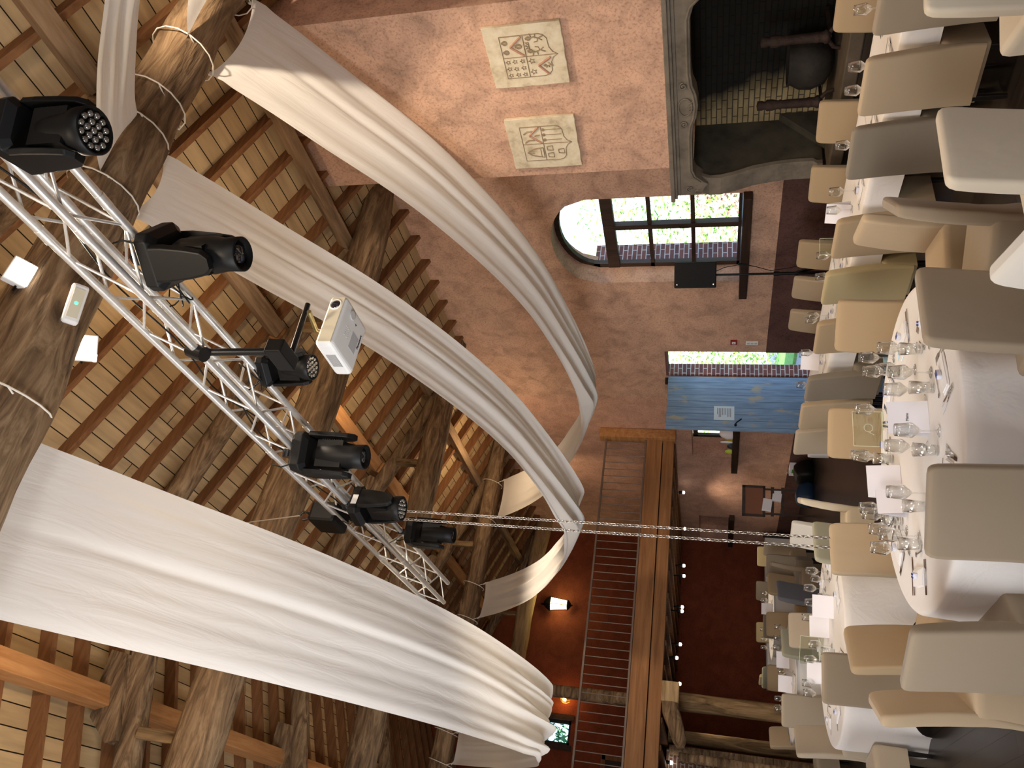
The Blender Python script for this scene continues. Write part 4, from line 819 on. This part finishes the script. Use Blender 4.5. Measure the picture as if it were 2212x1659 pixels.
chairs = [
 (2.70,6.60,266,1,'sand covered chair behind the near round table, left of the tall wine glasses',GA),
 (4.21,5.47,217,1,'sand covered chair facing us between the near round table and the long table',GA),
 (3.65,6.28,236,1,'sand covered chair facing us straight behind the acrylic stand on the near table',GA),
 (1.70,3.62,54,3,'big taupe chair seen from behind at the near edge of the near round table',GA),
 (2.62,3.25,86,3,'grey beige chair seen from behind at the hearth side of the near round table',GA),
 (3.58,3.52,128,3,'taupe chair seen edge-on between the near round table and the long table',GA),
 (4.20,4.34,159,0,'beige chair facing left, half hidden by the edge-on taupe chair',GA),
 (1.73,6.11,-57,1,'sand chair facing us at the left of the near round table',GA),
 (1.22,4.36,27,3,'large taupe chair seen from behind, left of the near round table',GA),
 (1.16,5.28,-29,0,'beige chair seen from its side at the left end of the near round table',GA),
 (5.05,3.12,2,3,'taupe chair seen from behind at the near end of the long table',GR),
 (5.05,3.75,6,0,'beige chair seen from behind with black legs at the long table, behind two wine glasses',GR),
 (5.06,4.35,10,7,'dark taupe chair seen from behind at the long table',GR),
 (5.03,5.25,2,1,'sand chair seen from behind at the long table before the standing menu card',GR),
 (5.09,5.97,1,8,'wrinkled yellowish chair seen from behind at the long table',GR),
 (5.03,6.67,8,1,'sand chair back mostly hidden by the chair behind the near round table',GR),
 (5.02,7.60,2,7,'brownish chair seen from behind at the long table before the open door',GR),
 (5.07,8.27,9,0,'beige chair back below the blue door at the long table',GR),
 (5.10,8.95,12,2,'pale beige chair at the far end of the long table, camera side',GR),
 (6.76,4.22,186,1,'sand chair facing us before the hearth at the top of the photo',GR),
 (6.89,5.54,196,1,'sand chair facing us in front of the cream firebricks',GR),
 (6.83,6.32,192,1,'sand chair facing us below the foot of the stone console',GR),
 (7.03,7.65,184,1,'sand chair facing us below the arched window',GR),
 (7.05,8.32,176,0,'beige chair facing us at the foot of the speaker stand',GR),
 (6.96,8.90,178,0,'beige chair facing us, farthest on the window side of the long table',GR),
 (4.15,8.75,154,4,'cream chair seen edge-on standing free on the dark floor',GB),
 (3.00,2.60,84,4,'large cream chair seen from behind near the right corner of the photo',GA),
 (4.00,2.36,61,4,'bright cream chair at the very top right corner of the photo',GA),
 (2.01,2.22,160,9,'bright ivory chair tip cut by the right edge of the photo',GA),
 (1.88,7.60,69,3,'big taupe chair seen from behind at the second round table',GB),
 (3.20,7.66,100,5,'sage green chair with a small dark mark, behind the sand chair of the near table',GB),
 (1.78,10.25,-53,2,'oatmeal chair facing us at the far left of the second round table',GB),
 (3.17,10.57,265,2,'oatmeal chair facing us behind the acrylic stand of the second round table',GB),
 (4.20,9.83,199,9,'white covered chair crossed by the hanging chains',GB),
 (.95,8.35,8,2,'chair seat cut by the bottom edge beside the second round table',GB),
 (2.48,12.05,69,2,'grey oatmeal chair with pressed folds, left of the third round table',GD),
 (3.34,11.76,108,5,'sage grey chair seen from behind at the third round table',GD),
 (2.55,14.65,-54,0,'pinkish beige chair by the thin oak post',GD),
 (1.65,12.55,20,7,'grey chair at the bottom edge in front of the brick wall',GD),
 (4.28,12.28,125,6,'slate blue chair seen from behind at the third round table',GD),
 (3.60,14.95,252,1,'sand chair facing us at the far side of the third round table',GD),
 (5.15,13.45,159,3,'taupe chair seen edge-on right of the slate blue chair',GD),
 (4.54,14.90,270,1,'small sand chair facing us right of the sage grey chair',GE),
 (4.78,15.85,74,7,'small dark taupe chair behind the small sand chair',GE),
 (3.96,16.50,49,5,'small sage chair back in front of the red wall',GE),
 (4.15,17.50,10,8,'olive chair beside the farther oak post',GE),
 (5.40,18.40,265,8,'olive chair facing us close to the red wall',GE),
 (6.30,18.20,235,7,'mouse grey chair facing us close to the red wall',GE),
 (5.10,14.30,105,1,'small sand chair seen from behind, behind the slate blue chair',GE),
 (5.55,14.6,240,7,'dark grey chair under the hanging chains',GE),
 (6.15,15.3,185,3,'grey chair seen from its side behind the hanging chains',GE),
 (6.9,17.6,250,8,'small yellowish chair at the left of the display rack',GE)]
for c in chairs: place_chair(c[0]-(.05 if c[5] == GR and c[0] < 5.5 else 0), *c[1:])

# ------------------------------------------------------------------ tables
ZTAB = .75
def round_table(cx, cy, r_, th0, half, lab, seed):
    t = empty('round_table', (cx,cy,0)); tag(t, 'round banquet table under the '+lab, 'table', 'round tables')
    MB().lathe([(0,.72),(r_-.02,.72),(r_-.02,.742),(0,.742)],40).build('tabletop', m_darkwood, t)
    for q in range(4): MB().tube([(.55*math.cos(q*PI/2+.4),.55*math.sin(q*PI/2+.4),0),(.5*math.cos(q*PI/2+.4),.5*math.sin(q*PI/2+.4),.72)],.018,8).build('leg', m_black2, t)
    n = 144; L = []; rg = [.001,.3,.6,.85,.95,r_-.015,r_+.0,r_+.010]; zz = [.752]*5+[.7515,.747,.735]
    for a, z in zip(rg, zz): L.append([Vector((cx+a*math.cos(2*PI*k/n), cy+a*math.sin(2*PI*k/n), z+(.0012*noise.noise(Vector((a*5*math.cos(2*PI*k/n)+seed, a*5*math.sin(2*PI*k/n), 0))) if a < r_-.02 else 0))) for k in range(n)])
    for s in range(1, 13):
        f = s/12; ring = []
        for k in range(n):
            th = 2*PI*k/n; tt = th-R(th0); m_ = max(abs(math.cos(tt)), abs(math.sin(tt))); Ld = min(half/m_, half*1.36)-r_
            w = .5+.5*math.sin(4*tt*2+seed) ; cor = (1-m_)/.293
            ph = math.sin(th*13+seed*2+1.2*math.sin(th*3)); wv = (.010+.05*f)*ph*(.45+.55*cor) + .03*f*math.sin(th*5+seed)
            rad = r_+.012+ f*.03 + wv*f*1.2 - .035*f*f; ring.append(Vector((cx+rad*math.cos(th), cy+rad*math.sin(th), .735-Ld*f)))
        L.append(ring)
    o = MB().loops(L, True, False).build('tablecloth', m_table); tag(o, lab, 'tablecloth', 'white tablecloths'); return t
TA = (2.55,4.53); TB = (2.47,8.55); TD = (3.15,12.97); TE = (5.35,16.8)
round_table(*TA, .985, 20, 1.36, 'white cloth draped over the near round table', 1.0)
round_table(*TB, .985, 62, 1.40, 'white cloth draped over the second round table', 2.0)
round_table(*TD, .90, 30, 1.25, 'white cloth on the third round table behind the sage chair', 3.0)
round_table(*TE, .85, 10, 1.2, 'white cloth on the farthest round table near the red wall', 4.0)
for j, (y0, y1, lab) in enumerate(((2.1,4.62,'white cloth on the hearth end of the long table'),(4.64,7.1,'white cloth on the middle of the long table below the window'),(7.12,9.55,'white cloth on the door end of the long table'))):
    x0, x1 = 5.17, 6.08; t = empty('dining_table', ((x0+x1)/2,(y0+y1)/2,0)); tag(t, 'rectangular table under the '+lab, 'table', 'long table units'); w, l = (x1-x0)/2, (y1-y0)/2
    MB().box((-w+.02,-l+.02,.71),(w-.02,l-.02,.742)).build('tabletop', m_darkwood, t)
    for sx in (-1,1):
        for sy in (-1,1): MB().box((sx*(w-.08)-.02,sy*(l-.1)-.02,0),(sx*(w-.08)+.02,sy*(l-.1)+.02,.71)).build('leg', m_black2, t)
    L = []; cx, cy = (x0+x1)/2, (y0+y1)/2
    def ringr(dx, z, wv=0):
        out = []
        P_ = [(-w-dx,-l-dx*.1),(w+dx,-l-dx*.1),(w+dx,l+dx*.1),(-w-dx,l+dx*.1)]; N = 26
        for e in range(4):
            a, b = P_[e], P_[(e+1)%4]
            for q in range(N):
                t_ = q/N; px = a[0]+(b[0]-a[0])*t_; py = a[1]+(b[1]-a[1])*t_; s_ = wv*math.sin((px+py)*9+e+j)
                if e in (1,3): px += s_*(1 if e == 1 else -1)
                out.append(Vector((cx+px, cy+py, z)))
        return out
    for dx, z in ((-w+.01,.752),(-.05,.752),(-.005,.751),(.004,.745)): L.append(ringr(dx, z) if dx > -w+.02 else [Vector((cx,cy,z)) + (v-Vector((cx,cy,v.z)))*.05 for v in ringr(0,z)])
    for s in range(1,7): L.append(ringr(.008+.004*s/6, .745-.25*s/6, .008*s/6))
    tag(MB().loops(L, True, False).build('tablecloth', m_table), lab, 'tablecloth', 'white tablecloths')

# ------------------------------------------------------------------ glasses
def glass_proto(kind, name):
    if kind == 'wine': p = [(.0,.002),(.036,.002),(.037,.004),(.02,.008),(.006,.014),(.0042,.03),(.004,.085),(.006,.092),(.02,.105),(.043,.135),(.0445,.142),(.037,.20),(.0345,.222),(.0335,.222),(.036,.20),(.0432,.142),(.0415,.136),(.018,.107),(.0,.098)]
    elif kind == 'small': p = [(.0,.002),(.032,.002),(.033,.004),(.018,.008),(.005,.013),(.004,.03),(.004,.07),(.006,.077),(.018,.088),(.037,.115),(.038,.122),(.032,.17),(.031,.185),(.030,.185),(.031,.17),(.0368,.122),(.036,.116),(.016,.09),(.0,.083)]
    else: p = [(.0,.001),(.031,.001),(.033,.006),(.034,.05),(.039,.125),(.038,.125),(.0325,.05),(.030,.016),(.0,.013)]
    return MB().lathe(p, 24).build(name, m_glass)
gp_ = {}
def glass(kind, x, y, label, group, z=ZTAB+.003):
    nm = {'wine':'wine_glass','small':'water_goblet','tumbler':'tumbler'}[kind]
    if kind not in gp_: gp_[kind] = glass_proto(kind, nm); o = gp_[kind]
    else: o = gp_[kind].copy(); COL.objects.link(o)
    o.location = (x,y,z); tag(o, label, 'glass', group); return o
GG = 'glasses on the near round table'
for a in [('wine',3.03,4.16,'tall wine glass on the near table before the sand chair facing us'),('tumbler',2.95,4.06,'clear tumbler in front of the rightmost wine glass of the near table'),('wine',2.94,4.26,'wine glass in the middle of the cluster right of the menu on the near table'),('wine',3.17,4.62,'wine glass farthest back in the cluster right of the menu'),('wine',3.34,4.70,'wine glass standing highest in the photo right of the menu'),('wine',2.72,3.97,'tall wine glass left in the front row, right of the menu'),('wine',2.70,4.12,'wine glass just right of the Menu card'),('tumbler',2.61,3.96,'tumbler in front beside the blue printed napkin sweet'),
          ('wine',2.35,3.99,'wine glass overlapping the lower corner of the Menu card'),('tumbler',2.27,4.06,'tumbler left of the Menu card'),('wine',2.39,4.24,'wine glass behind the tumbler left of the Menu card'),('wine',3.10,4.99,'wine glass rising behind the Menu card'),('tumbler',2.75,5.06,'short glass with white candle left of the acrylic stand'),('wine',2.84,5.2,'wine glass right of the plain white card'),('wine',2.9,5.3,'wine glass behind the plain white card'),
          ('wine',2.42,5.16,'wine glass left of the white cards, nearer the edge-on cream chair'),('wine',2.35,5.1,'second wine glass left of the white cards'),('wine',2.17,4.93,'wine glass in the left cluster of the near table'),('wine',2.04,4.92,'leftmost wine glass of the near table'),('wine',2.14,4.33,'wine glass standing before the white cards'),('tumbler',2.10,4.42,'tumbler touching the big taupe chair back in the photo'),('wine',2.02,4.66,'wine glass low in the left cluster'),('tumbler',1.96,4.64,'tumbler low in the left cluster'),('tumbler',2.27,5.0,'tumbler in the middle of the left cluster')]: glass(*a, GG)
MB_c = MB().lathe([(0,.018),(.022,.018),(.022,.055),(0,.055)],16,(2.75,5.06,ZTAB)).build('tea_candle', m_white); tag(MB_c, 'white tea candle inside the short glass', 'candle')
GG = 'glasses on the second round table'
for a in [('wine',3.16,8.37,'right most wine glass on the second round table'),('small',3.05,8.3,'goblet before the right most wine glass of the second table'),('wine',3.06,8.62,'wine glass behind the right goblets of the second table'),('wine',2.90,8.62,'wine glass right of the front menu card of the second table'),('tumbler',2.86,8.3,'tumbler right of the front menu card of the second table'),('wine',2.84,8.95,'wine glass behind the front menu card of the second table'),('wine',2.40,8.42,'wine glass between menu card and acrylic stand'),('tumbler',2.31,8.3,'tumbler beneath the acrylic stand of the second table'),('wine',2.38,8.9,'wine glass seen through the acrylic stand'),('wine',2.20,9.2,'wine glass left behind the big taupe chair'),('wine',2.08,9.12,'left most wine glass of the second table')]: glass(*a, GG)
GG = 'glasses on the long table'
for a in [('wine',5.80,3.66,'wine glass alone at the hearth end of the long table'),('wine',5.62,4.02,'upper of two wine glasses behind the beige chair of the long table'),('wine',5.60,4.22,'lower of two wine glasses behind the beige chair of the long table'),('wine',5.62,4.78,'wine glass before the sand chair by the firebricks'),('wine',5.55,5.24,'wine glass with whole stem visible on the long table'),('wine',5.52,5.44,'wine glass overlapping the tall menu card of the long table'),('wine',5.66,6.2,'wine glass beside the small acrylic holder of the long table'),('wine',5.52,6.36,'wine glass left of the acrylic holder on the long table'),('wine',5.62,7.12,'wine glass upper of a pair near the dado'),('wine',5.7,7.3,'wine glass lower of a pair near the dado'),('wine',5.62,7.82,'wine glass right of the card before the doorway'),('wine',5.72,8.0,'second wine glass right of the card before the doorway'),('wine',5.58,8.45,'wine glass before the blue door')]: glass(*a, GG)
GG = 'glasses on the far tables'
for x, y, lab in [(3.9,12.9,'goblet on the right of the third table'),(3.8,13.15,'wine glass on the right of the third table'),(3.7,13.35,'third glass on the right of the third table'),(3.12,12.5,'glass between the two menu cards of the third table'),(2.9,13.3,'glass left of the menu cards of the third table'),(2.8,13.45,'second glass left of the menu cards of the third table'),(2.72,13.2,'lowest glass left on the third table'),
                  (5.6,16.3,'glass at the right of the farthest table'),(5.5,16.5,'second glass at the right of the farthest table'),(5.42,16.2,'front glass at the right of the farthest table'),(4.75,16.6,'glass at the left of the farthest table'),(4.6,16.7,'left most glass of the farthest table'),(5.0,16.8,'glass at the middle of the farthest table')]: glass('wine', x, y, lab, GG)

# ------------------------------------------------------------------ cards and stands
def menu(x0, y0, x1, y1, h_, lab, lettering=False, name='menu_card', lean=.035):
    a = Vector((x0,y0,0)); b = Vector((x1,y1,0)); e = (b-a); L_ = e.length; ang = math.atan2(e.y, e.x)
    r_ = empty(name, ((x0+x1)/2,(y0+y1)/2,ZTAB+.004), ang); tag(r_, lab, 'card', 'menu cards')
    MB().prism([(-L_/2,0,0),(L_/2,0,0),(L_/2,lean,h_),(-L_/2,lean,h_)],(0,.0015,0)).build('front_leaf', m_paper, r_); MB().prism([(-L_/2,lean*2,0),(L_/2,lean*2,0),(L_/2,lean,h_),(-L_/2,lean,h_)],(0,.0015,0)).build('back_leaf', m_paper, r_)
    if lettering: text('Menu', .022, m_ink, r_, Matrix.Translation((-.024,lean*.55-.002,h_*.52)) @ Matrix.Rotation(R(90)-math.atan2(lean,h_),4,'X'))
    return r_
menu(2.43,4.15,2.62,4.11,.21,'standing white card reading Menu on the near round table',True)
menu(2.40,4.92,2.62,4.90,.20,'plain white standing card turned to us on the near round table'); menu(2.25,4.83,2.42,4.84,.17,'second white card leaning beside the plain card on the near table')
menu(2.60,8.17,2.80,8.08,.20,'front white menu card on the second round table'); menu(2.52,8.56,2.72,8.50,.19,'bluish white menu card just behind the front one on the second table'); menu(2.2,9.2,2.4,9.1,.17,'open white card between acrylic stand and big taupe chair')
menu(5.55,5.66,5.60,5.46,.21,'tall white menu card on the long table below the window'); menu(5.57,8.12,5.68,7.92,.2,'white menu card before the doorway on the long table')
menu(3.32,13.1,3.56,13.05,.19,'white card right on the third round table'); menu(2.88,12.78,3.1,12.68,.2,'white card left on the third round table'); menu(5.15,16.3,5.35,16.2,.22,'white card on the farthest table')
def stand(x0, y0, x1, y1, h_, lab, mark=False):
    a = Vector((x0,y0,0)); b = Vector((x1,y1,0)); e = (b-a); L_ = e.length
    r_ = empty('acrylic_stand', ((x0+x1)/2,(y0+y1)/2,ZTAB+.004), math.atan2(e.y, e.x)); tag(r_, lab, 'table sign', 'clear table number stands')
    MB().box((-L_/2,-.002,0),(L_/2,.002,h_)).build('panel', m_acry, r_)
    ed = pm('acrylic_edge',(.75,.78,.6),.3) if 'acrylic_edge' not in bpy.data.materials else bpy.data.materials['acrylic_edge']
    mb = MB(); mb.box((-L_/2-.002,-.003,0),(-L_/2,.003,h_)); mb.box((L_/2,-.003,0),(L_/2+.002,.003,h_)); mb.box((-L_/2,-.003,h_),(L_/2,.003,h_+.002)); mb.box((-L_/2,-.035,0),(L_/2,.035,.003)); mb.build('bright_edge', ed, r_)
    if mark: MB().tube([(.03*math.cos(t*.6)-.01,-.004,h_*.5+.028*math.sin(t*.6)-.0007*t) for t in range(12)]+[(.045,-.004,h_*.5-.04)], .0025, 5).build('number_loop', m_white, r_)
stand(3.22,5.22,2.96,5.27,.20,'clear acrylic table sign with looped mark on the near round table',True); stand(2.64,8.98,2.40,9.20,.24,'clear acrylic sign holder on the second round table'); stand(5.75,6.05,5.6,6.12,.2,'small clear acrylic holder seen edge-on on the long table')

# ------------------------------------------------------------------ place settings
def fork_mb():
    mb = MB(); mb.box((-.11,-.005,0),(.015,.005,.002)); mb.box((-.11,-.008,0),(-.06,.008,.002)); mb.prism([(.015,-.005,0),(.035,-.012,0),(.045,-.012,0),(.045,.012,0),(.035,.012,0),(.015,.005,0)],(0,0,.002))
    for q in range(4): mb.box((.045,-.012+q*.0068,0),(.09,-.0088+q*.0068,.002))
    return mb
def knife_mb():
    mb = MB(); mb.box((-.11,-.008,0),(-.005,.008,.004)); mb.prism([(-.005,-.006,0),(.09,-.009,0),(.115,-.003,0),(.12,.006,0),(.1,.008,0),(-.005,.006,0)],(0,0,.002)); return mb
def spoon_mb():
    mb = MB(); mb.box((-.09,-.004,0),(.03,.004,.002)); mb.lathe([(0,0),(.014,.001),(.017,.003),(.015,.003),(0,.001)],14,(.045,0,0)); mb.v = [(x*1.0,y,z) for x, y, z in mb.v]; return mb
pc = {}
def piece(kind, loc, rz, lab, group):
    if kind not in pc:
        if kind == 'napkin':
            mb = MB(); mb.prism([(-.055,-.11,0),(.055,-.11,0),(.062,0,0),(.05,.11,0),(-.05,.11,0),(-.06,0,0)],(0,0,.008)); mb.prism([(-.045,-.108,.008),(.05,-.105,.008),(.04,.1,.008),(-.05,.102,.008)],(0,0,.006)); o = mb.build('napkin', m_napkin, bevel=.003)
        elif kind == 'sweet':
            o = MB().loops([rrect(0,0,d_,w_,z,.008,3) for d_, w_, z in ((.028,.045,0),(.034,.052,.006),(.034,.052,.018),(.024,.042,.024))]).build('wrapped_sweet', m_cloudw)
            mb = MB()
            for q in range(5):
                mb.box((-.015,-.022+q*.009,.0235),(-.004,-.017+q*.009,.0255)); mb.box((.001,-.02+q*.009,.0235),(.013,-.014+q*.009,.0255))
            mb.build('blue_print', m_blueink, o)
        else: o = {'fork':fork_mb,'knife':knife_mb,'spoon':spoon_mb}[kind]().build({'fork':'fork','knife':'table_knife','spoon':'dessert_spoon'}[kind], m_steel)
        pc[kind] = o
    else: o = copy_tree(pc[kind])
    o.location = loc; o.rotation_euler = (0,0,rz); tag(o, lab, {'fork':'fork','knife':'knife','spoon':'spoon','napkin':'napkin','sweet':'sweet'}[kind], group); return o
def setting(cx, cy, ang, rad, desc, grp, jit=0, full=True):
    """ang: direction from table centre to the guest; rad: distance of plate centre from table centre"""
    a = R(ang); u = Vector((math.cos(a), math.sin(a), 0)); v = Vector((-math.sin(a), math.cos(a), 0)); c = Vector((cx,cy,ZTAB+.004)) + u*rad; rz = a+PI
    rd = random.Random(int(ang*7+cx*100)); J = lambda: rd.uniform(-.2,.2)
    P = lambda s, t: tuple(c + v*s + u*t)
    piece('napkin', P(0,0), rz, 'folded white napkin '+desc, 'napkins on '+grp)
    q = piece('sweet', tuple(Vector(P(.0,-.01))+Vector((0,0,.015))), rz+J(), 'blue printed sweet '+desc, 'sweets on '+grp)
    for k_, s in enumerate((.13,.155)): piece('fork', P(s,-.01), rz+J()*.5, 'forks laid '+desc, 'forks on '+grp) if full or k_ == 0 else None
    for k_, s in enumerate((-.13,-.16)): piece('knife', P(s,-.01), rz+J()*.5, 'knives laid '+desc, 'knives on '+grp) if full or k_ == 0 else None
    piece('spoon', P(0,-.14), rz+PI/2+J(), 'spoon above the napkin '+desc, 'spoons on '+grp)
for ang, d_ in ((352,'in front of the taupe edge-on chair'),(32,'in front of the sand chair facing us at the near table'),(60,'before the acrylic stand of the near table'),(92,'before the sand chair behind the near table'),(120,'before the sand chair at the left of the near table'),(162,'at the left end of the near table'),(271,'before the grey beige chair back of the near table'),(228,'before the big taupe chair back of the near table'),(310,'on the right front edge of the near table')): setting(*TA, ang, .78, d_, 'the near round table')
for ang, d_ in ((200,'at the left front of the second table'),(240,'before the big taupe chair at the second table'),(290,'at the near edge of the second table'),(335,'at the right near edge of the second table'),(20,'at the right of the second table'),(150,'at the left of the second table'),(80,'at the back of the second table')): setting(*TB, ang, .78, d_, 'the second round table', full=False)
for i, (y, d_) in enumerate(((3.2,'before the first chair back of the long table'),(3.75,'before the beige chair back of the long table'),(4.35,'before the dark taupe chair back of the long table'),(5.0,'near the tall menu card of the long table'),(5.97,'before the wrinkled yellowish chair'),(6.67,'on the long table near the dado'),(7.6,'before the brownish chair of the long table'),(8.27,'before the chair below the blue door'))):
    setting(5.36,y+.06,180,.0,d_,'the long table', full=False); 
    if i in (1,3,5): setting(5.85,y,0,.0,d_.replace('before','across from'),'the long table', full=False)
for ang, d_ in ((250,'at the near edge of the third table'),(300,'at the right near edge of the third table')): setting(*TD, ang, .68, d_, 'the third round table', full=False)
